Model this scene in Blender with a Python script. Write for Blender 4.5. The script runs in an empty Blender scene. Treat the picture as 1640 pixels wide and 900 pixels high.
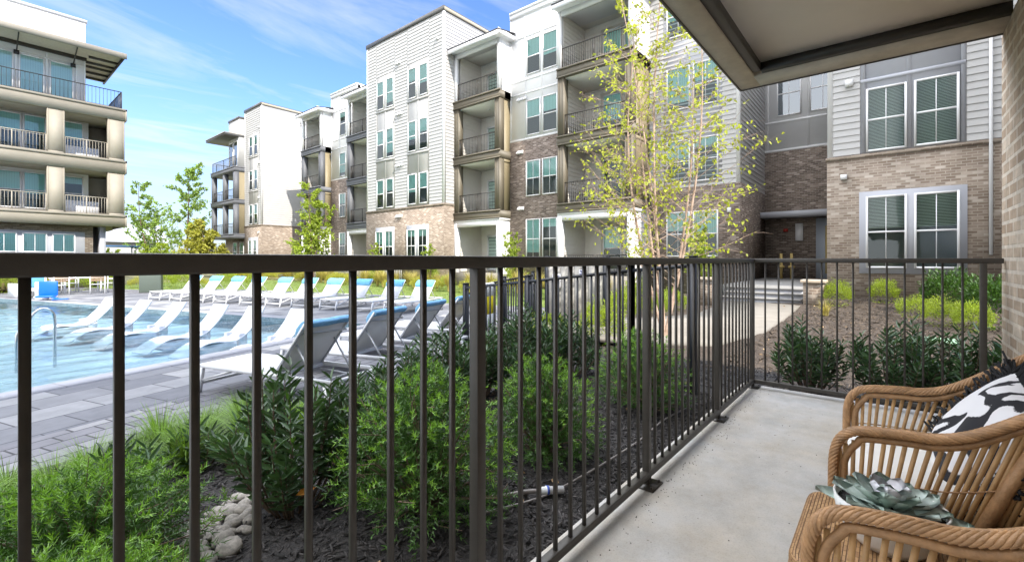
import bpy, math, random
import numpy as np
from mathutils import Vector, Matrix
random.seed(7)
rng = np.random.default_rng(7)
C = bpy.context.scene.collection
R = math.radians

# ------------------------------------------------------------------ camera, sky, sun, exposure
TH = R(39.64)
cam = bpy.data.cameras.new('camera'); cam.sensor_width = 36; cam.lens = 16.0
cam.shift_y = (416 - 450) / 1640
cam.clip_start = 0.02; cam.clip_end = 3000
co = bpy.data.objects.new('camera', cam); C.objects.link(co)
co.location = (0, 0, 1.07); co.rotation_euler = (R(90), 0, TH - R(90))
bpy.context.scene.camera = co
SUN = Vector((-0.239, -0.727, 0.644)).normalized()
sc = bpy.context.scene
w = bpy.data.worlds.new('World'); sc.world = w; w.use_nodes = True
nt = w.node_tree; nt.nodes.clear()
def wn(t): return nt.nodes.new(t)
sky = wn('ShaderNodeTexSky'); sky.sky_type = 'NISHITA'; sky.sun_disc = False
sky.sun_elevation = math.asin(SUN.z); sky.sun_rotation = math.atan2(SUN.x, SUN.y) % (2 * math.pi)
sky.air_density = 1.0; sky.dust_density = 0.6; sky.ozone_density = 1.4
tc = wn('ShaderNodeTexCoord'); sep = wn('ShaderNodeSeparateXYZ'); nt.links.new(tc.outputs['Generated'], sep.inputs[0])
# wispy cirrus: noise on the sky plane (direction / height)
zz = wn('ShaderNodeMath'); zz.operation = 'MAXIMUM'; zz.inputs[1].default_value = 0.05; nt.links.new(sep.outputs['Z'], zz.inputs[0])
dv = wn('ShaderNodeVectorMath'); dv.operation = 'DIVIDE'; nt.links.new(tc.outputs['Generated'], dv.inputs[0])
cmb = wn('ShaderNodeCombineXYZ')
for i in range(3): nt.links.new(zz.outputs[0], cmb.inputs[i])
nt.links.new(cmb.outputs[0], dv.inputs[1])
mp = wn('ShaderNodeMapping'); mp.inputs['Rotation'].default_value = (0, 0, R(62)); mp.inputs['Scale'].default_value = (0.45, 1.3, 1)
nt.links.new(dv.outputs[0], mp.inputs[0])
nz = wn('ShaderNodeTexNoise'); nz.inputs['Scale'].default_value = 1.1; nz.inputs['Detail'].default_value = 9; nz.inputs['Roughness'].default_value = 0.6; nz.inputs['Distortion'].default_value = 0.9
nt.links.new(mp.outputs[0], nz.inputs['Vector'])
cr = wn('ShaderNodeValToRGB'); cr.color_ramp.elements[0].position = 0.47; cr.color_ramp.elements[1].position = 0.74
cr.color_ramp.elements[1].color = (0.8, 0.8, 0.8, 1)
nt.links.new(nz.outputs['Fac'], cr.inputs[0])
tint = wn('ShaderNodeVectorMath'); tint.operation = 'MULTIPLY'; tint.inputs[1].default_value = (0.33, 0.415, 0.58); nt.links.new(sky.outputs[0], tint.inputs[0])
mixc = wn('ShaderNodeMixRGB'); mixc.inputs['Color2'].default_value = (1.9, 2.0, 2.15, 1)
nt.links.new(cr.outputs[0], mixc.inputs['Fac']); nt.links.new(tint.outputs[0], mixc.inputs['Color1'])
hz_ = wn('ShaderNodeMapRange'); hz_.interpolation_type = 'SMOOTHSTEP'; hz_.inputs['From Min'].default_value = 0.34; hz_.inputs['From Max'].default_value = -0.02; hz_.inputs['To Max'].default_value = 0.8; nt.links.new(sep.outputs['Z'], hz_.inputs['Value'])
mixh = wn('ShaderNodeMixRGB'); mixh.inputs['Color2'].default_value = (1.35, 1.5, 1.68, 1); nt.links.new(hz_.outputs[0], mixh.inputs['Fac']); nt.links.new(mixc.outputs[0], mixh.inputs['Color1']); mixc = mixh
# broad cloud banks added out of view overhead, away from the sun, as fill light
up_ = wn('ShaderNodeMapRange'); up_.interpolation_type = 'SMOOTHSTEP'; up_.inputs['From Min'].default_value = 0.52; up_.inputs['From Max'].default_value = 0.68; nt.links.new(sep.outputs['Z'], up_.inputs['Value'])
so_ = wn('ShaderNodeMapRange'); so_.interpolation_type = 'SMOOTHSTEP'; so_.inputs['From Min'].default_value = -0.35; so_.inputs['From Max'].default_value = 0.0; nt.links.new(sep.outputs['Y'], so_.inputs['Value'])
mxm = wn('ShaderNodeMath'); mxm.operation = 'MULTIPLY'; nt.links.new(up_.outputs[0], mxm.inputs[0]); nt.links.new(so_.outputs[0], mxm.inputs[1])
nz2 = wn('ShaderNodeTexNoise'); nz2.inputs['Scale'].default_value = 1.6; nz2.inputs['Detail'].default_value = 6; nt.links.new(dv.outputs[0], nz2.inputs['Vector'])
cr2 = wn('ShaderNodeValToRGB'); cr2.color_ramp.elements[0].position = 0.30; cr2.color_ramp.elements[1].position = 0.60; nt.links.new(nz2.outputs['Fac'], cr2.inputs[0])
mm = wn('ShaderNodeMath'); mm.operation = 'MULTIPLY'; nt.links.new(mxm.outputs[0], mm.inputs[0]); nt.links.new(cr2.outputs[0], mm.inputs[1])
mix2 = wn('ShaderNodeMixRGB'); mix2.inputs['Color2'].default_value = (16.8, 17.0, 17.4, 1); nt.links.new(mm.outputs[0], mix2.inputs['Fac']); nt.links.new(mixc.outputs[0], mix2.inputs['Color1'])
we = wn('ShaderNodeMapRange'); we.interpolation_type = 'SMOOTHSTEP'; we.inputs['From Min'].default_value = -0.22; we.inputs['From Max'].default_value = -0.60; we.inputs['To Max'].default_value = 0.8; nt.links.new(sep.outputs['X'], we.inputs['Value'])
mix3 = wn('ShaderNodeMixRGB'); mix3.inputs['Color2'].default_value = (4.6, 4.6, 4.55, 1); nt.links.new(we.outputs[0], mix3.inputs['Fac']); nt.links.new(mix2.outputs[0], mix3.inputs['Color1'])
mixc = mix3      # western cloud bank, also added out of view to brighten the building fronts
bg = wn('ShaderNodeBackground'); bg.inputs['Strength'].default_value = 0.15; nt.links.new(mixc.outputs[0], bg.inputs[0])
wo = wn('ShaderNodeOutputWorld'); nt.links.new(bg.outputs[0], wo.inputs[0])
sl = bpy.data.lights.new('sun', 'SUN'); sl.energy = 2.0; sl.angle = R(0.5); sl.color = (1.0, 0.93, 0.82)
so = bpy.data.objects.new('sun', sl); C.objects.link(so); so.rotation_euler = SUN.to_track_quat('Z', 'Y').to_euler()
vs = sc.view_settings; vs.view_transform = 'Standard'; vs.look = 'None'; vs.gamma = 1; vs.exposure = 1.9; vs.use_curve_mapping = False
sc.cycles.max_bounces = 6; sc.cycles.transparent_max_bounces = 12

# ------------------------------------------------------------------ materials
def mat(name, col, rough=0.6, metal=0.0, spec=0.5, var=0.0, vscale=6.0, bump=0.0, bscale=40.0, col2=None, detail=4, island=0.0, trans=0.0, coat=0.0):
    m = bpy.data.materials.new(name); m.use_nodes = True
    n = m.node_tree; b = n.nodes['Principled BSDF']
    b.inputs['Roughness'].default_value = rough; b.inputs['Metallic'].default_value = metal
    b.inputs['Specular IOR Level'].default_value = spec; b.inputs['Coat Weight'].default_value = coat
    tcn = n.nodes.new('ShaderNodeTexCoord')
    src = None
    if var or col2:
        t = n.nodes.new('ShaderNodeTexNoise'); t.inputs['Scale'].default_value = vscale; t.inputs['Detail'].default_value = detail; t.inputs['Roughness'].default_value = 0.65
        n.links.new(tcn.outputs['Object'], t.inputs['Vector'])
        r = n.nodes.new('ShaderNodeValToRGB'); r.color_ramp.elements[0].position = 0.32; r.color_ramp.elements[1].position = 0.68
        c2 = col2 or tuple(min(1, c * (1 + var)) for c in col)
        c1 = col if col2 else tuple(c * (1 - var) for c in col)
        r.color_ramp.elements[0].color = (*c1, 1); r.color_ramp.elements[1].color = (*c2, 1)
        n.links.new(t.outputs['Fac'], r.inputs[0]); src = r.outputs[0]
    if island:
        g = n.nodes.new('ShaderNodeNewGeometry')
        mr = n.nodes.new('ShaderNodeMapRange'); mr.inputs['To Min'].default_value = 1 - island; mr.inputs['To Max'].default_value = 1 + island
        n.links.new(g.outputs['Random Per Island'], mr.inputs['Value'])
        mx = n.nodes.new('ShaderNodeVectorMath'); mx.operation = 'SCALE'
        if src: n.links.new(src, mx.inputs[0])
        else: mx.inputs[0].default_value = col
        n.links.new(mr.outputs[0], mx.inputs['Scale']); src = mx.outputs[0]
    if src: n.links.new(src, b.inputs['Base Color'])
    else: b.inputs['Base Color'].default_value = (*col, 1)
    if bump:
        t2 = n.nodes.new('ShaderNodeTexNoise'); t2.inputs['Scale'].default_value = bscale; t2.inputs['Detail'].default_value = 5
        n.links.new(tcn.outputs['Object'], t2.inputs['Vector'])
        bp = n.nodes.new('ShaderNodeBump'); bp.inputs['Strength'].default_value = bump; bp.inputs['Distance'].default_value = 0.02
        n.links.new(t2.outputs['Fac'], bp.inputs['Height']); n.links.new(bp.outputs[0], b.inputs['Normal'])
    if trans:
        out = n.nodes['Material Output']; tr = n.nodes.new('ShaderNodeBsdfTranslucent')
        if src: 
            sc2 = n.nodes.new('ShaderNodeVectorMath'); sc2.operation = 'MULTIPLY'; sc2.inputs[1].default_value = (1.5, 1.5, 0.7)
            n.links.new(src, sc2.inputs[0]); n.links.new(sc2.outputs[0], tr.inputs[0])
        else: tr.inputs[0].default_value = (*col, 1)
        ms = n.nodes.new('ShaderNodeMixShader'); ms.inputs[0].default_value = trans
        n.links.new(b.outputs[0], ms.inputs[1]); n.links.new(tr.outputs[0], ms.inputs[2]); n.links.new(ms.outputs[0], out.inputs['Surface'])
    return m
def brick_mat(name, c1, c2, cm, bw=0.21, rh=0.0767, mortar=0.010, offset=0.5, var=0.35, bump=0.5, rough=0.85, nscale=1.2, squash=1.0, freq=2, pale=None):
    m = bpy.data.materials.new(name); m.use_nodes = True; n = m.node_tree; b = n.nodes['Principled BSDF']
    b.inputs['Roughness'].default_value = rough; b.inputs['Specular IOR Level'].default_value = 0.3
    uv = n.nodes.new('ShaderNodeUVMap')
    t = n.nodes.new('ShaderNodeTexBrick'); t.inputs['Scale'].default_value = 1; t.inputs['Brick Width'].default_value = bw; t.inputs['Row Height'].default_value = rh
    t.inputs['Mortar Size'].default_value = mortar; t.inputs['Mortar Smooth'].default_value = 0.1; t.offset = offset; t.squash = squash; t.squash_frequency = freq
    t.inputs['Bias'].default_value = 0.0
    for k, c in (('Color1', c1), ('Color2', c2), ('Mortar', cm)): t.inputs[k].default_value = (*c, 1)
    n.links.new(uv.outputs[0], t.inputs['Vector']); col = t.outputs['Color']
    if pale:      # white noise on the brick's own row and column
        def mth(op, x, y=None):
            q = n.nodes.new('ShaderNodeMath'); q.operation = op
            for i, v in enumerate((x, y)):
                if v is None: continue
                if isinstance(v, (int, float)): q.inputs[i].default_value = v
                else: n.links.new(v, q.inputs[i])
            return q.outputs[0]
        sp = n.nodes.new('ShaderNodeSeparateXYZ'); n.links.new(uv.outputs[0], sp.inputs[0])
        row = mth('FLOOR', mth('DIVIDE', sp.outputs[1], rh)); par = mth('SUBTRACT', 1, mth('FLOORED_MODULO', row, 2)); cl = mth('FLOOR', mth('ADD', mth('DIVIDE', sp.outputs[0], bw), mth('MULTIPLY', par, offset)))
        cb = n.nodes.new('ShaderNodeCombineXYZ'); n.links.new(cl, cb.inputs[0]); n.links.new(row, cb.inputs[1]); wnz = n.nodes.new('ShaderNodeTexWhiteNoise'); wnz.noise_dimensions = '2D'; n.links.new(cb.outputs[0], wnz.inputs['Vector'])
        rp_ = n.nodes.new('ShaderNodeValToRGB'); e = rp_.color_ramp.elements; e[0].position = 0; e[0].color = (*c1, 1); e[1].position = 1; e[1].color = (*pale, 1)
        q = e.new(.45); q.color = (*[(u + v) / 2 for u, v in zip(c1, c2)], 1); q = e.new(.8); q.color = (*c2, 1); n.links.new(wnz.outputs['Value'], rp_.inputs[0])
        mxx = n.nodes.new('ShaderNodeMixRGB'); n.links.new(t.outputs['Fac'], mxx.inputs['Fac']); n.links.new(rp_.outputs[0], mxx.inputs['Color1']); mxx.inputs['Color2'].default_value = (*cm, 1); col = mxx.outputs[0]
    z = n.nodes.new('ShaderNodeTexNoise'); z.inputs['Scale'].default_value = nscale; z.inputs['Detail'].default_value = 6; z.inputs['Roughness'].default_value = 0.7; n.links.new(uv.outputs[0], z.inputs['Vector'])
    mr = n.nodes.new('ShaderNodeMapRange'); mr.inputs['From Min'].default_value = 0.3; mr.inputs['From Max'].default_value = 0.7; mr.inputs['To Min'].default_value = 1 - var; mr.inputs['To Max'].default_value = 1 + var
    n.links.new(z.outputs['Fac'], mr.inputs['Value'])
    mx = n.nodes.new('ShaderNodeVectorMath'); mx.operation = 'SCALE'; n.links.new(col, mx.inputs[0]); n.links.new(mr.outputs[0], mx.inputs['Scale'])
    n.links.new(mx.outputs[0], b.inputs['Base Color'])
    bp = n.nodes.new('ShaderNodeBump'); bp.inputs['Strength'].default_value = bump; bp.inputs['Distance'].default_value = 0.01; bp.invert = True
    n.links.new(t.outputs['Fac'], bp.inputs['Height']); n.links.new(bp.outputs[0], b.inputs['Normal'])
    return m
def glass_mat(name, tint, base=0.16):
    m = bpy.data.materials.new(name); m.use_nodes = True; n = m.node_tree; n.nodes.remove(n.nodes['Principled BSDF'])
    out = n.nodes['Material Output']
    tr = n.nodes.new('ShaderNodeBsdfTransparent'); tr.inputs[0].default_value = (*tint, 1)
    gl = n.nodes.new('ShaderNodeBsdfGlossy'); gl.inputs['Roughness'].default_value = 0.02; gl.inputs[0].default_value = (0.9, 0.95, 1, 1)
    tcn = n.nodes.new('ShaderNodeTexCoord'); t2 = n.nodes.new('ShaderNodeTexNoise'); t2.inputs['Scale'].default_value = 0.9; n.links.new(tcn.outputs['Object'], t2.inputs['Vector'])
    bp = n.nodes.new('ShaderNodeBump'); bp.inputs['Strength'].default_value = 0.05; bp.inputs['Distance'].default_value = 0.05; n.links.new(t2.outputs['Fac'], bp.inputs['Height']); n.links.new(bp.outputs[0], gl.inputs['Normal'])
    fr = n.nodes.new('ShaderNodeFresnel'); fr.inputs['IOR'].default_value = 1.5
    ad = n.nodes.new('ShaderNodeMath'); ad.operation = 'ADD'; ad.inputs[1].default_value = base; ad.use_clamp = True; n.links.new(fr.outputs[0], ad.inputs[0])
    ms = n.nodes.new('ShaderNodeMixShader'); n.links.new(ad.outputs[0], ms.inputs[0]); n.links.new(tr.outputs[0], ms.inputs[1]); n.links.new(gl.outputs[0], ms.inputs[2]); n.links.new(ms.outputs[0], out.inputs['Surface'])
    return m
M = {}
M['rail'] = mat('bronze_paint', (0.050, 0.045, 0.039), 0.42, spec=0.5, var=0.12, vscale=30, bump=0.05, bscale=300)
M['black'] = mat('black_paint', (0.012, 0.014, 0.02), 0.4)
M['siding'] = mat('grey_white_siding', (0.45, 0.445, 0.44), 0.6, var=0.03, vscale=2)
M['white'] = mat('white_paint', (0.76, 0.76, 0.77), 0.55, var=0.02, vscale=2)
M['whitetrim'] = mat('white_trim', (0.74, 0.74, 0.75), 0.5)
M['greige'] = mat('greige_siding', (0.66, 0.63, 0.58), 0.6, var=0.03)
M['panel'] = mat('grey_panel', (0.40, 0.395, 0.38), 0.55, var=0.03, vscale=1)
M['bluegrey'] = mat('grey_trim_paint', (0.40, 0.41, 0.45), 0.55, var=0.03, vscale=1)
M['olive'] = mat('olive_brown_paint', (0.15, 0.13, 0.095), 0.55, var=0.05, vscale=1)
M['frameshade'] = mat('shaded_frame_paint', (0.13, 0.135, 0.15), 0.55, var=0.05, vscale=1)  # balcony frame paint with the shade of its fronts put into the colour
M['tan'] = mat('sunlit_frame_paint', (0.27, 0.225, 0.14), 0.55, var=0.05, vscale=1)  # balcony frame paint brightened for the sides that catch the sun
M['tanlight'] = mat('light_tan_stucco', (0.35, 0.315, 0.25), 0.7, var=0.06, vscale=1.5, bump=0.1, bscale=60)
M['darkgrey'] = mat('dark_grey_paint', (0.075, 0.075, 0.075), 0.5, var=0.08)
M['shingle'] = mat('dark_shingle', (0.05, 0.05, 0.055), 0.85, var=0.3, vscale=12)
M['soffit'] = mat('soffit_paint', (0.76, 0.74, 0.69), 0.7, var=0.02)
M['ceil'] = mat('ceiling_paint', (0.90, 0.81, 0.68), 0.75, var=0.02, vscale=3, bump=0.03, bscale=120)
M['beam'] = mat('beam_paint', (0.56, 0.50, 0.40), 0.6, var=0.10, vscale=9)
M['beamdark'] = mat('beam_trim_paint', (0.045, 0.04, 0.033), 0.45)
M['brick'] = brick_mat('tan_brick', (0.185, 0.138, 0.105), (0.29, 0.235, 0.188), (0.33, 0.285, 0.235), var=.18, pale=(0.41, 0.355, 0.30))
M['brickshade'] = brick_mat('shaded_tan_brick', (0.10, 0.072, 0.058), (0.22, 0.17, 0.14), (0.25, 0.22, 0.19), var=.18, pale=(0.36, 0.30, 0.26))  # same brick as the tan one, darkened for the walls lying in shade
M['bricknear'] = brick_mat('tan_brick_close', (0.42, 0.31, 0.22), (0.56, 0.45, 0.34), (0.68, 0.60, 0.50), mortar=0.012, bump=1.0, nscale=9, var=.25, pale=(0.68, 0.58, 0.47))
M['glass'] = glass_mat('window_glass', (0.78, 0.92, 0.90), 0.02)
M['glassblue'] = glass_mat('window_glass_blue', (0.45, 0.7, 0.85), 0.22)
M['blind'] = mat('green_white_blind', (0.46, 0.64, 0.60), 0.8)
M['blindpale'] = mat('pale_blind', (0.62, 0.68, 0.62), 0.8)
M['room'] = mat('dark_interior', (0.06, 0.065, 0.06), 0.9)
M['slat'] = mat('blind_slats', (0.50, 0.52, 0.44), 0.7)
M['doorp'] = mat('door_paint', (0.34, 0.37, 0.42), 0.5)
def concrete_mat():
    m = bpy.data.materials.new('balcony_concrete'); m.use_nodes = True; n = m.node_tree; b = n.nodes['Principled BSDF']; b.inputs['Roughness'].default_value = .8; b.inputs['Specular IOR Level'].default_value = .35
    tcn = n.nodes.new('ShaderNodeTexCoord')
    def noise(sc_, det, lo, hi, c0, c1, st=None):
        mpn = n.nodes.new('ShaderNodeMapping'); mpn.inputs['Scale'].default_value = st or (1, 1, 1); n.links.new(tcn.outputs['Object'], mpn.inputs[0])
        t = n.nodes.new('ShaderNodeTexNoise'); t.inputs['Scale'].default_value = sc_; t.inputs['Detail'].default_value = det; t.inputs['Roughness'].default_value = .7; n.links.new(mpn.outputs[0], t.inputs['Vector'])
        r = n.nodes.new('ShaderNodeValToRGB'); r.color_ramp.elements[0].position = lo; r.color_ramp.elements[1].position = hi; r.color_ramp.elements[0].color = (*c0, 1); r.color_ramp.elements[1].color = (*c1, 1); n.links.new(t.outputs['Fac'], r.inputs[0]); return r.outputs[0], t.outputs['Fac']
    def mul(x, y):
        q = n.nodes.new('ShaderNodeVectorMath'); q.operation = 'MULTIPLY'; n.links.new(x, q.inputs[0]); n.links.new(y, q.inputs[1]); return q.outputs[0]
    c, _ = noise(1.3, 7, .36, .64, (.46, .415, .35), (.435, .435, .43)); c2, _ = noise(4.5, 8, .3, .62, (.78, .77, .75), (1.05, 1.05, 1.05)); c3, f3 = noise(130, 4, .25, .5, (.80, .80, .80), (1.03, 1.03, 1.03)); c4, _ = noise(22, 2, .24, .29, (.45, .42, .38), (1, 1, 1)); c5, _ = noise(.9, 4, .60, .72, (1, 1, 1), (1.04, .95, .84))
    n.links.new(mul(mul(mul(mul(c, c2), c3), c4), c5), b.inputs['Base Color'])
    _, fb = noise(60, 3, 0, 1, (0, 0, 0), (1, 1, 1), (6, 1, 1))
    bp = n.nodes.new('ShaderNodeBump'); bp.inputs['Strength'].default_value = .5; bp.inputs['Distance'].default_value = .006; n.links.new(fb, bp.inputs['Height']); n.links.new(bp.outputs[0], b.inputs['Normal']); return m
M['concrete'] = concrete_mat()
M['walk'] = mat('walk_concrete', (0.25, 0.23, 0.20), 0.9, var=0.10, vscale=3, bump=0.1, bscale=60)
M['step'] = mat('step_stone', (0.24, 0.235, 0.23), 0.85, var=0.12, vscale=5)
M['capstone'] = mat('cap_stone', (0.48, 0.40, 0.31), 0.8, var=0.1)
M['mulch'] = mat('dark_mulch', (0.018, 0.017, 0.018), 0.95, col2=(0.05, 0.045, 0.042), vscale=38, bump=1.0, bscale=60, detail=8)
M['mulchchip'] = mat('mulch_chip', (0.042, 0.038, 0.037), 0.85, island=0.75)
M['mulchsun'] = mat('sunlit_mulch', (0.036, 0.027, 0.021), 0.95, col2=(0.10, 0.076, 0.058), vscale=20, bump=1.0, bscale=45, detail=8)  # same mulch as the dark bed, sunlight put into a browner colour
M['chipsun'] = mat('sunlit_chip', (0.09, 0.068, 0.05), 0.9, island=0.6)  # mulch chips lightened in the same way for the sunny bed
M['dirt'] = mat('far_ground', (0.16, 0.15, 0.07), 0.95, var=0.3, vscale=0.4)
M['lawn'] = mat('lawn_green', (0.10, 0.155, 0.025), 0.9, col2=(0.17, 0.22, 0.04), vscale=1.5, bump=0.6, bscale=80)
M['blade'] = mat('lawn_blade', (0.13, 0.20, 0.03), 0.7, island=0.4, trans=0.3)
M['slab'] = brick_mat('large_pavers', (0.12, 0.125, 0.145), (0.23, 0.235, 0.25), (0.06, 0.06, 0.07), bw=.70, rh=0.46, mortar=0.008, var=0.15, bump=0.4, nscale=4, offset=0.5, pale=(0.34, 0.34, 0.34))
M['paver'] = brick_mat('small_pavers', (0.12, 0.12, 0.14), (0.21, 0.21, 0.225), (0.055, 0.055, 0.06), bw=0.30, rh=0.19, mortar=0.009, var=0.15, bump=0.6, nscale=4, offset=.5, pale=(0.28, 0.28, 0.29))
M['coping'] = brick_mat('coping_stone', (0.34, 0.345, 0.38), (0.40, 0.405, 0.44), (0.2, 0.2, 0.21), bw=0.6, rh=2.0, mortar=0.006, var=0.06, bump=0.3)
M['poolplaster'] = mat('pool_plaster', (0.07, 0.34, 0.42), 0.7, var=0.05, vscale=2)
M['ledgeplaster'] = mat('pool_ledge_plaster', (0.50, 0.58, 0.62), 0.7, var=0.04, vscale=2)
M['tile'] = brick_mat('waterline_tile', (0.06, 0.12, 0.16), (0.16, 0.25, 0.30), (0.3, 0.34, 0.36), bw=0.05, rh=0.05, mortar=0.004, offset=0, var=0.2, bump=0.2, rough=0.3)
M['frame'] = mat('white_metal_frame', (0.74, 0.75, 0.77), 0.4)
M['framegrey'] = mat('silver_metal_frame', (0.55, 0.56, 0.58), 0.35, metal=0.3)
M['sling'] = mat('white_sling', (0.66, 0.67, 0.70), 0.75, var=0.02, vscale=60)
M['slingback'] = mat('beige_sling', (0.80, 0.80, 0.77), 0.8)
M['chaise'] = mat('white_plastic_chaise', (0.66, 0.68, 0.72), 0.35)
M['bluep'] = mat('blue_pillow', (0.20, 0.44, 0.68), 0.85, var=0.18, vscale=14, bump=0.2, bscale=40)
M['bluepale'] = mat('pale_blue_pillow', (0.14, 0.40, 0.60), 0.85, var=0.08, vscale=14)
M['bluelift'] = mat('blue_plastic', (0.0, 0.12, 0.62), 0.4)
M['yellow'] = mat('yellow_cloth', (0.75, 0.58, 0.0), 0.8)
M['chrome'] = mat('stainless', (0.62, 0.66, 0.70), 0.18, metal=1.0)
M['wood'] = mat('brown_wood', (0.30, 0.20, 0.12), 0.7, var=0.25, vscale=8)
M['greywood'] = mat('weathered_wood', (0.26, 0.25, 0.23), 0.85, col2=(0.44, 0.42, 0.39), vscale=5)
M['bin'] = mat('sage_bin', (0.095, 0.12, 0.10), 0.5)
M['wicker'] = mat('wicker', (0.38, 0.215, 0.10), 0.5, var=0.22, vscale=35, island=0.18, bump=0.2, bscale=200)
M['wickerslat'] = mat('wicker_slat', (0.46, 0.275, 0.12), 0.5, var=0.18, vscale=20, island=0.15)
M['cushion'] = mat('white_cushion', (0.74, 0.72, 0.68), 0.9, bump=0.15, bscale=300)
M['fringe'] = mat('black_fringe', (0.010, 0.010, 0.011), 0.9)
M['pot'] = mat('white_ceramic', (0.72, 0.72, 0.70), 0.35)
M['succ'] = mat('succulent_leaf', (0.27, 0.37, 0.30), 0.5, col2=(0.50, 0.58, 0.54), vscale=12, island=0.15)
M['succin'] = mat('succulent_heart', (0.72, 0.72, 0.76), 0.5, var=0.1)
M['laurel'] = mat('laurel_leaf', (0.058, 0.118, 0.046), 0.30, island=0.45, spec=0.6, trans=0.12)
M['laureltip'] = mat('laurel_young_leaf', (0.06, 0.13, 0.025), 0.35, island=0.4, trans=0.25)
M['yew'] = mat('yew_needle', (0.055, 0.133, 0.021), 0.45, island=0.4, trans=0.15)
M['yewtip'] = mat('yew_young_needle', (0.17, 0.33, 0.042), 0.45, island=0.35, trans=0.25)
M['grass'] = mat('tuft_blade', (0.17, 0.29, 0.05), 0.5, island=0.5, trans=0.3)
M['strawgrass'] = mat('straw_blade', (0.42, 0.36, 0.12), 0.6, island=0.3, trans=0.3)
M['lime'] = mat('lime_leaf', (0.28, 0.36, 0.04), 0.5, island=0.35, trans=0.35)
M['goldleaf'] = mat('gold_leaf', (0.36, 0.36, 0.06), 0.5, island=0.4, trans=0.35)
M['birchleaf'] = mat('birch_leaf', (0.36, 0.40, 0.05), 0.45, island=0.5, trans=0.45)
M['treeleaf'] = mat('tree_leaf', (0.20, 0.30, 0.06), 0.5, island=0.5, trans=0.35)
M['bark'] = mat('brown_bark', (0.16, 0.11, 0.08), 0.9, var=0.3, vscale=15)
M['birchbark'] = mat('birch_bark', (0.30, 0.20, 0.14), 0.8, col2=(0.55, 0.42, 0.33), vscale=9, bump=0.4, bscale=30)
M['rock'] = mat('river_rock', (0.17, 0.155, 0.14), 0.8, col2=(0.36, 0.33, 0.29), vscale=2.2, bump=0.15, bscale=30)
M['hose'] = mat('grey_hose', (0.22, 0.20, 0.19), 0.5)
M['whiteplastic'] = mat('white_plastic', (0.75, 0.76, 0.78), 0.4)
M['blueband'] = mat('blue_band', (0.05, 0.10, 0.45), 0.4)
M['orangeleaf'] = mat('orange_leaf', (0.75, 0.30, 0.03), 0.6, trans=0.3)
M['litter'] = mat('dry_leaf', (0.38, 0.25, 0.13), 0.8, island=0.5)
M['valve'] = mat('green_lid', (0.25, 0.40, 0.27), 0.6)
M['red'] = mat('red_alarm', (0.35, 0.03, 0.02), 0.4)
M['sign'] = mat('sign_white', (0.75, 0.75, 0.78), 0.5)
M['signtext'] = mat('sign_print', (0.08, 0.09, 0.25), 0.5)
M['brass'] = mat('yellow_wood', (0.45, 0.33, 0.12), 0.6)
M['roofgrey'] = mat('grey_roof', (0.35, 0.36, 0.39), 0.7)
M['bluetarp'] = mat('blue_tarp', (0.05, 0.18, 0.45), 0.6, var=0.2)

def water_mat():
    m = bpy.data.materials.new('pool_water'); m.use_nodes = True; n = m.node_tree; n.nodes.remove(n.nodes['Principled BSDF']); out = n.nodes['Material Output']
    tr = n.nodes.new('ShaderNodeBsdfTransparent'); tr.inputs[0].default_value = (0.74, 0.87, 0.91, 1)
    gl = n.nodes.new('ShaderNodeBsdfGlossy'); gl.inputs['Roughness'].default_value = 0.03
    tcn = n.nodes.new('ShaderNodeTexCoord')
    mp_ = n.nodes.new('ShaderNodeMapping'); mp_.inputs['Rotation'].default_value = (0, 0, 0.5); mp_.inputs['Scale'].default_value = (1, 1.9, 1); n.links.new(tcn.outputs['Object'], mp_.inputs[0])
    a = n.nodes.new('ShaderNodeTexNoise'); a.inputs['Scale'].default_value = 9.0; a.inputs['Detail'].default_value = 4; a.inputs['Distortion'].default_value = 0.8; n.links.new(mp_.outputs[0], a.inputs['Vector'])
    bp = n.nodes.new('ShaderNodeBump'); bp.inputs['Strength'].default_value = 0.3; bp.inputs['Distance'].default_value = 0.05
    n.links.new(a.outputs['Fac'], bp.inputs['Height'])
    fr = n.nodes.new('ShaderNodeFresnel'); fr.inputs['IOR'].default_value = 1.33
    for x in (gl, fr): n.links.new(bp.outputs[0], x.inputs['Normal'])
    ms = n.nodes.new('ShaderNodeMixShader'); n.links.new(fr.outputs[0], ms.inputs[0]); n.links.new(tr.outputs[0], ms.inputs[1]); n.links.new(gl.outputs[0], ms.inputs[2]); n.links.new(ms.outputs[0], out.inputs['Surface'])
    return m
M['water'] = water_mat()
def weave_mat():
    m = bpy.data.materials.new('woven_wicker'); m.use_nodes = True; n = m.node_tree; b = n.nodes['Principled BSDF']; b.inputs['Roughness'].default_value = 0.55
    uv = n.nodes.new('ShaderNodeUVMap')
    t = n.nodes.new('ShaderNodeTexBrick'); t.inputs['Scale'].default_value = 1; t.inputs['Brick Width'].default_value = 0.020; t.inputs['Row Height'].default_value = 0.0065; t.inputs['Mortar Size'].default_value = 0.0009; t.inputs['Mortar Smooth'].default_value = 0.8
    t.inputs['Color1'].default_value = (0.30, 0.16, 0.07, 1); t.inputs['Color2'].default_value = (0.46, 0.27, 0.12, 1); t.inputs['Mortar'].default_value = (0.15, 0.08, 0.035, 1)
    n.links.new(uv.outputs[0], t.inputs['Vector']); n.links.new(t.outputs['Color'], b.inputs['Base Color'])
    bp = n.nodes.new('ShaderNodeBump'); bp.invert = True; bp.inputs['Strength'].default_value = 1; bp.inputs['Distance'].default_value = 0.004; n.links.new(t.outputs['Fac'], bp.inputs['Height']); n.links.new(bp.outputs[0], b.inputs['Normal'])
    return m
M['weave'] = weave_mat()
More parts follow.
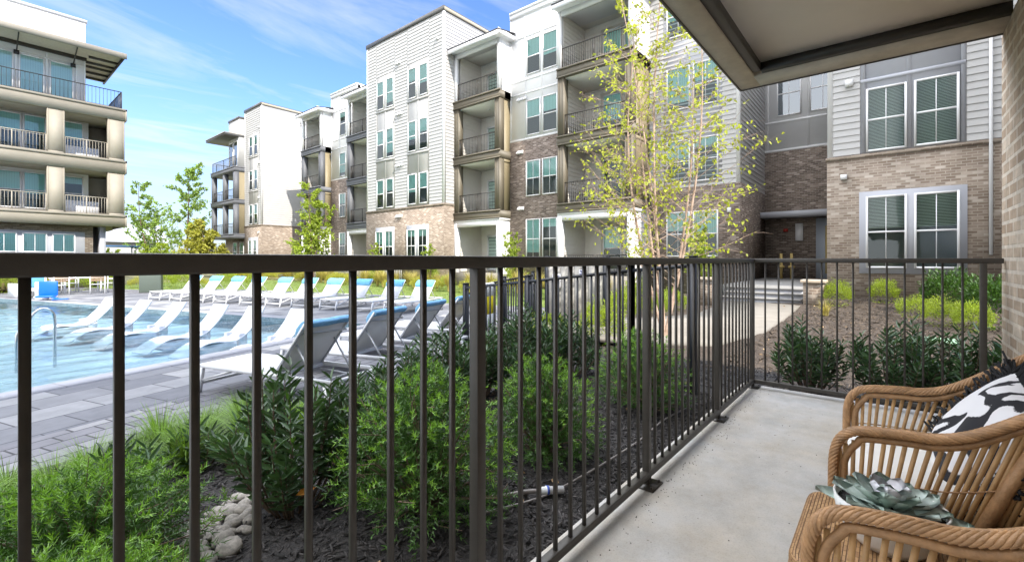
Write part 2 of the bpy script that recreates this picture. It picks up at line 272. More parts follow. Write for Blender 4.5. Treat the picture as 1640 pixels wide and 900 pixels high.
def pillow_mat():
    m = bpy.data.materials.new('brushstroke_cloth'); m.use_nodes = True; n = m.node_tree; b = n.nodes['Principled BSDF']; b.inputs['Roughness'].default_value = 0.9
    tcn = n.nodes.new('ShaderNodeTexCoord'); mp_ = n.nodes.new('ShaderNodeMapping'); mp_.inputs['Rotation'].default_value = (0, 0, 0.6); n.links.new(tcn.outputs['Object'], mp_.inputs[0])
    t = n.nodes.new('ShaderNodeTexNoise'); t.inputs['Scale'].default_value = 7.5; t.inputs['Detail'].default_value = 1.0; t.inputs['Distortion'].default_value = 0.6; n.links.new(mp_.outputs[0], t.inputs['Vector'])
    mp_.inputs['Scale'].default_value = (1.6, .8, 1)
    a1 = n.nodes.new('ShaderNodeMath'); a1.operation = 'SUBTRACT'; a1.inputs[1].default_value = 0.5; n.links.new(t.outputs['Fac'], a1.inputs[0]); a2 = n.nodes.new('ShaderNodeMath'); a2.operation = 'ABSOLUTE'; n.links.new(a1.outputs[0], a2.inputs[0])
    t3 = n.nodes.new('ShaderNodeTexNoise'); t3.inputs['Scale'].default_value = 160; n.links.new(tcn.outputs['Object'], t3.inputs['Vector']); a3 = n.nodes.new('ShaderNodeMath'); a3.operation = 'MULTIPLY_ADD'; a3.inputs[1].default_value = .03; n.links.new(t3.outputs['Fac'], a3.inputs[0]); n.links.new(a2.outputs[0], a3.inputs[2])
    r = n.nodes.new('ShaderNodeValToRGB'); r.color_ramp.elements[0].position = 0.060; r.color_ramp.elements[1].position = 0.068; r.color_ramp.elements[1].color = (0.74, 0.73, 0.74, 1); r.color_ramp.elements[0].color = (0.018, 0.018, 0.022, 1)
    n.links.new(a3.outputs[0], r.inputs[0]); n.links.new(r.outputs[0], b.inputs['Base Color'])
    return m
M['pillow'] = pillow_mat()

# ------------------------------------------------------------------ mesh helpers
class MB:
    def __init__(s): s.v = []; s.f = []
    def quad(s, a, b, c, d): i = len(s.v); s.v += [a, b, c, d]; s.f.append((i, i + 1, i + 2, i + 3)); return s
    def box(s, x0, x1, y0, y1, z0, z1):
        i = len(s.v); s.v += [(x, y, z) for z in (z0, z1) for (x, y) in ((x0, y0), (x1, y0), (x1, y1), (x0, y1))]
        s.f += [tuple(i + k for k in q) for q in ((3, 2, 1, 0), (4, 5, 6, 7), (0, 1, 5, 4), (1, 2, 6, 5), (2, 3, 7, 6), (3, 0, 4, 7))]; return s
    def bar(s, a, b, wd, ht, up=(0, 0, 1)):
        a = Vector(a); b = Vector(b); d = (b - a).normalized(); u = Vector(up)
        sd = d.cross(u)
        if sd.length < 1e-4: sd = d.cross(Vector((1, 0, 0)))
        sd.normalize(); u = sd.cross(d); sd *= wd / 2; u = u * ht / 2
        i = len(s.v); s.v += [tuple(p + q) for p in (a, b) for q in (-sd - u, sd - u, sd + u, -sd + u)]
        s.f += [tuple(i + k for k in q) for q in ((0, 3, 2, 1), (4, 5, 6, 7), (0, 1, 5, 4), (1, 2, 6, 5), (2, 3, 7, 6), (3, 0, 4, 7))]; return s
    def tube(s, pts, r, n=8, cap=True):
        pts = [Vector(p) for p in pts]; rr = r if isinstance(r, (list, tuple)) else [r] * len(pts)
        base = len(s.v); prev = None
        for k, p in enumerate(pts):
            d = (pts[min(k + 1, len(pts) - 1)] - pts[max(k - 1, 0)]).normalized()
            if prev is None:
                a = d.cross(Vector((0, 0, 1)))
                if a.length < 0.1: a = d.cross(Vector((1, 0, 0)))
            else: a = prev - d * prev.dot(d)
            a.normalize(); prev = a; b = d.cross(a)
            for j in range(n):
                t = 2 * math.pi * j / n; s.v.append(tuple(p + (a * math.cos(t) + b * math.sin(t)) * rr[k]))
        for k in range(len(pts) - 1):
            for j in range(n):
                q = base + k * n; s.f.append((q + j, q + (j + 1) % n, q + n + (j + 1) % n, q + n + j))
        if cap:
            s.f.append(tuple(base + j for j in reversed(range(n)))); s.f.append(tuple(base + (len(pts) - 1) * n + j for j in range(n)))
        return s
    def lathe(s, prof, n=32, c=(0, 0)):
        b = len(s.v)
        for (r, z) in prof:
            for j in range(n): t = 2 * math.pi * j / n; s.v.append((c[0] + r * math.cos(t), c[1] + r * math.sin(t), z))
        for k in range(len(prof) - 1):
            for j in range(n): q = b + k * n; s.f.append((q + j, q + (j + 1) % n, q + n + (j + 1) % n, q + n + j))
        return s
    def prism(s, poly, z0, z1):
        i = len(s.v); n = len(poly); s.v += [(x, y, z0) for x, y in poly] + [(x, y, z1) for x, y in poly]
        s.f.append(tuple(i + k for k in reversed(range(n)))); s.f.append(tuple(i + n + k for k in range(n)))
        for k in range(n): s.f.append((i + k, i + (k + 1) % n, i + n + (k + 1) % n, i + n + k))
        return s
    def lapx(s, x, y0, y1, z0, z1, step=0.2, lip=0.026, sg=-1):    # lap siding on a face at X = x looking to sg*X
        z = z0
        while z < z1 - 1e-4:
            zt = min(z + step, z1); xo = x + sg * lip
            s.quad((xo, y0, z), (xo, y1, z), (x, y1, zt), (x, y0, zt)) if sg > 0 else s.quad((xo, y1, z), (xo, y0, z), (x, y0, zt), (x, y1, zt))
            s.quad((x, y0, z), (x, y1, z), (xo, y1, z), (xo, y0, z)); z = zt
        return s
    def lapy(s, y, x0, x1, z0, z1, step=0.2, lip=0.026, sg=-1):
        z = z0
        while z < z1 - 1e-4:
            zt = min(z + step, z1); yo = y + sg * lip
            s.quad((x0, yo, z), (x1, yo, z), (x1, y, zt), (x0, y, zt)) if sg < 0 else s.quad((x1, yo, z), (x0, yo, z), (x0, y, zt), (x1, y, zt))
            s.quad((x1, y, z), (x0, y, z), (x0, yo, z), (x1, yo, z)); z = zt
        return s
    def mesh(s, name, mt, off=(0, 0, 0), smooth=False): return rawmesh(name, np.array(s.v, float) - np.array(off), s.f, [mt], smooth=smooth)
    def build(s, name, mt, parent=None, smooth=False, local=False, bevel=0):
        off = (0, 0, 0) if (parent is None or local) else getorg(parent)
        return link(name, s.mesh(name, M[mt] if isinstance(mt, str) else mt, off, smooth), parent, bevel)
def rawmesh(name, V, F, mats, mi=None, smooth=False):
    me = bpy.data.meshes.new(name); V = np.asarray(V, np.float32)
    tot = np.array([len(f) for f in F], np.int32); st = np.concatenate(([0], np.cumsum(tot)[:-1])).astype(np.int32)
    li = np.concatenate([np.asarray(f, np.int32) for f in F]) if not isinstance(F, np.ndarray) else F.astype(np.int32).ravel()
    me.vertices.add(len(V)); me.vertices.foreach_set('co', V.ravel()); me.loops.add(len(li)); me.loops.foreach_set('vertex_index', li)
    me.polygons.add(len(tot)); me.polygons.foreach_set('loop_start', st); me.polygons.foreach_set('loop_total', tot)
    for m in mats: me.materials.append(m)
    if mi is not None: me.polygons.foreach_set('material_index', np.asarray(mi, np.int32))
    if smooth: me.polygons.foreach_set('use_smooth', np.ones(len(tot), bool))
    me.update(calc_edges=True)
    if len(tot) < 60000:
        nr = np.zeros(len(tot) * 3, np.float32); me.polygons.foreach_get('normal', nr); nr = np.abs(nr.reshape(-1, 3)); ax = np.argmax(nr, 1)
        la = np.repeat(ax, tot); P = V[li]; uv = np.where((la == 0)[:, None], P[:, [1, 2]], np.where((la == 1)[:, None], P[:, [0, 2]], P[:, [0, 1]]))
        l = me.uv_layers.new(name='UVMap'); l.data.foreach_set('uv', uv.astype(np.float32).ravel())
    return me
def link(name, me, parent=None, bevel=0):
    o = bpy.data.objects.new(name, me); C.objects.link(o)
    if parent: o.parent = parent
    if bevel:
        b = o.modifiers.new('bevel', 'BEVEL'); b.width = bevel; b.segments = 2; b.limit_method = 'ANGLE'
    return o
ORG = {}
def getorg(p):
    while p.name not in ORG and p.parent: p = p.parent
    return ORG.get(p.name, (0, 0, 0))
def tag(o, label, cat, group=None, kind=None):
    if label: o['label'] = label
    if cat: o['category'] = cat
    if group: o['group'] = group
    if kind: o['kind'] = kind
    return o
def thing(name, label, cat, loc=(0, 0, 0), rz=0, group=None):
    o = bpy.data.objects.new(name, None); C.objects.link(o); o.location = loc; o.rotation_euler = (0, 0, rz); o.empty_display_size = 0.1; ORG[o.name] = tuple(loc)
    return tag(o, label, cat, group)
def struct(o): o['kind'] = 'structure'; return o
def dup(root, loc, rz, label=None, group=None, scale=None):
    def cp(o, par):
        c = o.copy(); C.objects.link(c)
        if par: c.parent = par
        for ch in list(o.children): cp(ch, c)
        return c
    r = cp(root, None); r.location = loc; r.rotation_euler = (0, 0, rz)
    if scale: r.scale = scale
    if label: r['label'] = label
    if group: r['group'] = group
    return r
PA = R(16.5)
def pf(x, y): return (x * math.cos(PA) - y * math.sin(PA), x * math.sin(PA) + y * math.cos(PA))   # pool frame -> world
def ball(seed, n=2):
    import bmesh
    bm = bmesh.new(); bmesh.ops.create_icosphere(bm, subdivisions=n, radius=1); r = random.Random(seed)
    k = [Vector((r.uniform(-1, 1), r.uniform(-1, 1), r.uniform(-1, 1))).normalized() for _ in range(7)]
    for v in bm.verts:
        d = v.co.normalized(); v.co = d * (1 + sum(0.10 * max(0, d.dot(q)) ** 2 * (1 if i % 2 else -1) for i, q in enumerate(k)))
    V = [tuple(v.co) for v in bm.verts]; F = [tuple(v.index for v in f.verts) for f in bm.faces]; bm.free(); return V, F

# ------------------------------------------------------------------ setting: ground, pool, deck, lawn, paths
GZ = -0.56
PX0, PX1, PY0, PY1 = -16.0, 8.8, 7.6, 30.0          # pool basin (pool frame)
def pq(mb, x0, x1, y0, y1, z):
    mb.quad((x0, y0, z), (x1, y0, z), (x1, y1, z), (x0, y1, z))
def pbuild(mb, name, m):
    o = mb.build(name, m); o.rotation_euler = (0, 0, PA); return struct(o)
g = MB(); Bg = 1600
pq(g, -Bg, Bg, -Bg, PY0, GZ); pq(g, -Bg, Bg, PY1, Bg, GZ); pq(g, -Bg, PX0, PY0, PY1, GZ); pq(g, PX1, Bg, PY0, PY1, GZ); pbuild(g, 'ground', 'dirt')
ZD = -0.50
d = MB()
for a in ((-20, 3.15, 5.45, 7.25), (3.15, 12.6, 5.45, 7.25), (9.15, 12.6, 7.25, 33)): pq(d, *a, ZD)
pbuild(d, 'pool_deck', 'slab')
d = MB(); pq(d, -20, 3.15, 4.6, 5.45, ZD); pq(d, 3.15, 7.6, 3.55, 5.45, ZD); pq(d, 7.6, 14.2, 1.0, 5.45, ZD); pq(d, 12.6, 14.2, 5.45, 33, ZD); pq(d, -20, 12.6, 30.35, 33, ZD); pbuild(d, 'paver_border', 'paver')
d = MB(); d.box(-20, 9.15, 7.25, 7.6, -0.75, ZD + 0.012); d.box(8.8, 9.15, 7.6, 30.35, -0.75, ZD + 0.012); d.box(-20, 8.8, 30.0, 30.35, -0.75, ZD + 0.012); pbuild(d, 'pool_coping', 'coping')
d = MB()   # basin: deep end and a shallow ledge for the chaises
d.quad((PX0, PY0, -1.9), (3.0, PY0, -1.9), (3.0, PY1, -1.9), (PX0, PY1, -1.9)); d.quad((3.0, PY0, -1.9), (3.0, PY0, -0.90), (3.0, PY1, -0.90), (3.0, PY1, -1.9))
d.quad((PX0, PY0, -1.9), (PX0, PY0, -.75), (3.0, PY0, -.75), (3.0, PY0, -1.9)); d.quad((PX0, PY1, -1.9), (3.0, PY1, -1.9), (3.0, PY1, -.75), (PX0, PY1, -.75))
pbuild(d, 'pool_basin', 'poolplaster')
d = MB(); pq(d, 3.0, PX1, PY0, PY1, -0.90); pbuild(d, 'pool_ledge', 'ledgeplaster')
d = MB(); d.quad((PX1 - .004, PY0, -.9), (PX1 - .004, PY1, -.9), (PX1 - .004, PY1, -.5), (PX1 - .004, PY0, -.5)); d.quad((PX0, PY0 + .004, -.9), (PX1, PY0 + .004, -.9), (PX1, PY0 + .004, -.5), (PX0, PY0 + .004, -.5)); d.quad((PX0, PY1 - .004, -.9), (PX1, PY1 - .004, -.9), (PX1, PY1 - .004, -.5), (PX0, PY1 - .004, -.5)); pbuild(d, 'pool_wall', 'tile')
def ripples():
    g = np.random.default_rng(77); xs = np.concatenate([np.linspace(PX0, -3.5, 20)[:-1], np.arange(-3.5, PX1, .075), [PX1]]); ys = np.concatenate([np.arange(PY0, 18, .075), np.linspace(18, PY1, 80)])
    X, Y = np.meshgrid(xs, ys, indexing='ij'); Z = np.zeros_like(X)
    for k in range(26):
        lam = g.uniform(.28, 1.1); a = g.normal() * .55 + 1.2; kx, ky = math.cos(a) * 2 * math.pi / lam, math.sin(a) * 2 * math.pi / lam
        Z += lam * .0055 * np.sin(kx * X + ky * Y + g.uniform(0, 6.28) + .8 * np.sin(.7 * X + .5 * Y + k))
    nx, ny = X.shape; V = np.stack([X, Y, Z - .63], -1).reshape(-1, 3); i, j = np.meshgrid(np.arange(nx - 1), np.arange(ny - 1), indexing='ij'); q = (i * ny + j).ravel()
    o = link('pool_water', rawmesh('pool_water', V, np.stack([q, q + ny, q + ny + 1, q + 1], 1), [M['water']], smooth=True)); o.rotation_euler = (0, 0, PA); return struct(o)
ripples()
# lawn
d = MB(); n = 40
for i in range(n):
    for j in range(n):
        x0, x1, y0, y1 = 14.2 + 9 * i / n, 14.2 + 9 * (i + 1) / n, 0 + 33 * j / n, 33 * (j + 1) / n
        f = lambda x, y: -0.50 + 0.012 * (x - 14.2) + 0.01 * math.sin(3 * x + 2 * y)
        d.quad((x0, y0, f(x0, y0)), (x1, y0, f(x1, y0)), (x1, y1, f(x1, y1)), (x0, y1, f(x0, y1)))
pbuild(d, 'lawn', 'lawn')
def smooth(a, b, x): t = min(1, max(0, (x - a) / (b - a))); return t * t * (3 - 2 * t)
def zg(x, y):       # mulch bed height
    py = -x * math.sin(PA) + y * math.cos(PA); px_ = x * math.cos(PA) + y * math.sin(PA)
    edge = 4.6 if px_ < 3.15 else 3.6
    a = -0.10 - 0.40 * smooth(1.2, edge - .1, py)
    if x > 4.4: a = a * (1 - smooth(4.4, 6.5, x)) + (-0.26 + 0.20 * smooth(14.0, 17.6, x) - 0.16 * smooth(2.0, 4.5, y)) * smooth(4.4, 6.5, x)
    return a + 0.018 * math.sin(5.1 * x + 1.3 * y) * math.sin(4.3 * y - x) + 0.01 * math.sin(11 * x) * math.sin(9 * y + 1)
def sheet(name, m, fx, nu, nv, kind='structure', dz=0):
    V = []; F = []
    for i in range(nu + 1):
        for j in range(nv + 1):
            x, y = fx(i / nu, j / nv); V.append((x, y, zg(x, y) + dz))
    for i in range(nu):
        for j in range(nv): a = i * (nv + 1) + j; F.append((a, a + nv + 1, a + nv + 2, a + 1))
    o = link(name, rawmesh(name, V, F, [M[m]], smooth=True)); o['kind'] = kind; return o
def bed(u, v):
    x = -6 + 12.2 * u; px_ = x; y0 = 0.9
    # deck edge in the pool frame, turned into world
    e = pf(*( (lambda t: (t, 4.6 if t < 3.1 else 4.6 - min(1, (t - 3.1) / .15)))(-5 + 11.9 * u) ))
    return (x * (1 - v) + e[0] * v, y0 * (1 - v) + e[1] * v)
sheet('mulch_bed', 'mulch', bed, 150, 60)
sheet('mulch_slope', 'mulchsun', lambda u, v: (lambda x: (x, -5.5 + (5.5 + (2.0 if x < 4.3 else 2 + 3.4 * (x - 4.3) if x < 5.3 else 5.4 + .28 * (x - 5.3))) * v))(4.2 + 13.4 * u), 140, 150, dz=-0.012)
def wpoly(name, m, pts, z, t=0.09):
    d = MB(); d.prism(pts, z - t, z); return struct(d.build(name, m))
wpoly('path', 'walk', [(15.6, 1.95), (15.6, 3.95), (11.2, 3.55), (9.6, 4.3), (8.6, 6.4), (6.6, 6.0), (6.9, 3.3), (7.4, 2.1), (9.2, 1.75), (12, 1.8)], -0.225)
wpoly('entry_landing', 'step', [(16.5, 1.7), (25, 1.45), (25, 4.6), (16.5, 4.4)], 0.22, 0.6)
for k in range(3):
    struct(MB().box(15.5 + .36 * k, 16.6 + .1 * k, 1.95, 4.15, -0.5, -0.275 + 0.14 * (k + 1)).build('step', 'bluegrey')); struct(MB().box(15.45 + .36 * k, 16.6 + .1 * k, 1.95, 4.15, -0.273 + 0.14 * (k + 1), -0.225 + 0.14 * (k + 1)).build('step', 'step', bevel=0.01))
sl_ = MB().prism([(-8, -0.57), (4.34, -0.57), (4.34, 0.985), (-8, 0.985)], -0.16, 0.0).build('balcony_slab', 'concrete', bevel=0.008); struct(sl_)
hill = MB()
for k, (x, y, h) in enumerate(((-220, 420, 14), (-60, 480, 17), (90, 460, 13), (260, 420, 15), (-420, 300, 16))):
    V, F = ball(90 + k, 3); i0 = len(hill.v); hill.v += [(x + p[0] * 150, y + p[1] * 40, -6 + p[2] * h) for p in V]; hill.f += [tuple(i0 + q for q in f) for f in F]
M['hill'] = mat('wooded_hill', (0.06, 0.09, 0.05), 0.95, var=0.5, vscale=0.15)
struct(hill.build('hills', 'hill'))

# ------------------------------------------------------------------ windows shared by all buildings
WIN = {}; WR = random.Random(21)
def window(parent, pos, face, wd, h, grid=(1,), blind=0.55, bm='blind', meet=True, glass='glass', fr='whitetrim', fw=0.055, name='window', slats=False):
    """face 'x' looks to -X, 'y' looks to -Y; pos = centre of the bottom edge on the wall"""
    if blind and not slats and bm == 'blind': blind = WR.choice((.2, .42, .5, .5, .6, .85))
    key = (round(wd, 2), round(h, 2), grid, blind, bm, meet, glass, fr, slats)
    if key not in WIN:
        a = MB(); hw = wd / 2; fo, fi = -0.06, 0.0
        a.box(-hw, -hw + fw, fo, fi, 0, h); a.box(hw - fw, hw, fo, fi, 0, h); a.box(-hw + fw, hw - fw, fo, fi, 0, fw); a.box(-hw + fw, hw - fw, fo, fi, h - fw, h)
        if meet: a.box(-hw + fw, hw - fw, fo + .012, fi, h * .5 - .025, h * .5 + .025)
        for k in range(1, len(grid) + 1) if grid else ():
            x = -hw + wd * k / (len(grid) + 1); a.box(x - .010, x + .010, fo + .02, fo + .034, fw, h - fw)
        p = MB().quad((-hw + fw, -.03, fw), (hw - fw, -.03, fw), (hw - fw, -.03, h - fw), (-hw + fw, -.03, h - fw))
        r = MB().quad((-hw + fw, -.004, fw), (hw - fw, -.004, fw), (hw - fw, -.004, h - fw), (-hw + fw, -.004, h - fw))
        b = MB()
        if blind:
            zb = h - fw - (h - 2 * fw) * blind; nb = int(max(2, (wd - 2 * fw) / .09))
            if slats:
                z = h - fw
                while z > zb: b.box(-hw + fw + .01, hw - fw - .01, -.018, -.010, z - .022, z); z -= .042
            else:
                for k in range(nb):
                    x0 = -hw + fw + (wd - 2 * fw) * k / nb; x1 = x0 + (wd - 2 * fw) / nb * .96
                    b.quad((x0, -.012, zb), (x1, -.018, zb), (x1, -.018, h - fw), (x0, -.012, h - fw))
        WIN[key] = (a.mesh('window', M[fr]), p.mesh('pane', M[glass]), r.mesh('interior', M['room']), b.mesh('blind', M['slat' if slats else bm]) if blind else None)
    ms = WIN[key]; o = link(name, ms[0], parent); og = getorg(parent); o.location = (pos[0] - og[0], pos[1] - og[1], pos[2] - og[2]); o.rotation_euler = (0, 0, R(-90) if face == 'x' else 0)
    for nm, me in zip(('pane', 'interior', 'blind'), ms[1:]):
        if me: link(nm, me, o)
    return o
def railx(parent, x, y0, y1, z, h=1.02, step=0.115, m='rail', name='balcony_railing', ends=None):
    """picket railing; runs along Y at X = x; ends: return to the wall at X = ends"""
    a = MB(); a.box(x - .02, x + .02, y0, y1, z + h - .04, z + h); a.box(x - .015, x + .015, y0, y1, z + .07, z + .10)
    n = max(2, int((y1 - y0) / step))
    for k in range(n + 1): y = y0 + (y1 - y0) * k / n; a.box(x - .008, x + .008, y - .008, y + .008, z + .10, z + h - .04)
    for y in ([y0 + .02, y1 - .02] + ([(y0 + y1) / 2] if y1 - y0 > 2 else [])): a.box(x - .022, x + .022, y - .022, y + .022, z, z + h - .041)
    return a.build(name, m, parent)
def raily(parent, y, x0, x1, z, h=1.02, step=0.115, m='rail', name='balcony_railing'):
    a = MB(); a.box(x0, x1, y - .02, y + .02, z + h - .04, z + h); a.box(x0, x1, y - .015, y + .015, z + .07, z + .10)
    n = max(2, int((x1 - x0) / step))
    for k in range(n + 1): x = x0 + (x1 - x0) * k / n; a.box(x - .008, x + .008, y - .008, y + .008, z + .10, z + h - .04)
    for x in ([x0 + .02, x1 - .02] + ([(x0 + x1) / 2] if x1 - x0 > 1.5 else [])): a.box(x - .022, x + .022, y - .022, y + .022, z, z + h - .041)
    return a.build(name, m, parent)
def vents(parent, x, y, z, n=3):
    for k in range(n):
        a = MB(); yy = y - .23 * k; zz = z + .0 * k
        a.box(x - .02, x, yy - .09, yy + .09, zz - .09, zz + .09); a.quad((x - .14, yy - .07, zz - .06), (x - .14, yy + .07, zz - .06), (x - .02, yy + .07, zz + .08), (x - .02, yy - .07, zz + .08))
        for s in (-1, 1): a.quad((x - .14, yy + s * .07, zz - .06), (x - .02, yy + s * .07, zz - .06), (x - .02, yy + s * .07, zz + .08), (x - .14, yy + s * .07, zz - .06))
        a.build('dryer_vent', 'whitetrim', parent)
FL = (0.4, 3.6, 6.8, 10.0); ROOF = 13.2
# ------------------------------------------------------------------ main apartment building
B = thing('apartment_building', 'long four storey apartment building in brick and pale siding facing the pool', 'apartment building', (19, 20, -0.6))
def wall_part(name, m, fn): mb = MB(); fn(mb); return mb.build(name, m, B)
def cap(name, m, *a): return MB().box(*a).build(name, m, B)
# core mass
cap('wall', 'greige', 25.2, 36, -8, 66, -0.6, 13.0)
def tower(xf, xb, y0, y1, wins, lapside=True):
    cap('brick_wall', 'brick', xf - .035, xb, y0 - .035, y1 + .035, -0.6, 4.16)
    mb = MB().box(xf - .075, xb, y0 - .075, y1 + .075, 4.20, 4.27); mb.box(xf - .055, xb, y0 - .055, y1 + .055, 4.16, 4.20); mb.build('brick_ledge', 'brick', B)
    mb = MB().box(xf, xb, y0, y1, 4.27, 15.2)
    cols = [(a, b) for a, b in wins]; ys = sorted([y0 + .12] + [v for c in cols for v in c] + [y1 - .12])
    for k in range(0, len(ys), 2): mb.lapx(xf, ys[k], ys[k + 1], 4.3, 15.15)
    for a, b in cols: mb.lapx(xf, a, b, 13.0 if y1 - y0 > 5 else 12.9, 15.15)
    mb.lapy(y0, xf + .12, xb, 4.3, 15.15); mb.build('siding_wall', 'siding', B)
    mb = MB(); mb.box(xf - .025, xf + .12, y0 - .025, y0 + .12, 4.275, 15.2); mb.box(xf - .025, xf, y1 - .12, y1 + .01, 4.275, 15.2); mb.build('corner_board', 'whitetrim', B)
    for a, b in cols:
        mb = MB(); mb.box(xf - .012, xf, a, b, 4.30, 12.95)
        for z in (7.55, 10.75): mb.box(xf - .05, xf - .012, a, b, z - .14, z)
        m_ = (a + b) / 2; mb.box(xf - .035, xf - .012, m_ - .07, m_ + .07, 4.32, 12.9)
        for yy in (a + .02, b - .06): mb.box(xf - .035, xf - .012, yy, yy + .04, 4.32, 12.9)
        mb.build('grey_panel', 'panel', B)
        for f in (1, 2, 3):
            for yc in ((a + m_) / 2 - .02, (b + m_) / 2 + .02): window(B, (xf - .012, yc, FL[f] + .8), 'x', .80, 1.84, grid=(), blind=.5, meet=True)
        mb = MB().box(xf - .075, xf - .03, a, b, 0.5, 3.15); mb.build('window_surround', 'bluegrey', B)
        for yc in ((a + m_) / 2 - .02, (b + m_) / 2 + .02): window(B, (xf - .075, yc, .9), 'x', .84, 2.0, grid=(1,), blind=.6)
    mb = MB().box(xf - .06, xb, y0 - .06, y1 + .06, 15.2, 15.46); mb.build('parapet_cap', 'darkgrey', B)
    mb = MB().box(xf - .02, xb, y0 - .075, y0 - .055, 15.21, 15.40); mb.build('parapet_fascia', 'tanlight', B)
tower(17.4, 25.2, 19.43, 27.1, [(24.0, 26.0), (20.68, 22.72)])
for z, n_ in ((13.35, 2), (10.15, 3), (6.95, 3), (3.78, 3)): vents(B, 17.38, 23.75, z, n_)
vents(B, 17.38, 19.95, 13.75, 1)
tower(17.4, 25.2, 44.1, 47.95, [(44.75, 46.9)])
for z in (13.3, 10.0, 6.8, 3.6): vents(B, 17.38, 44.6, z, 1)

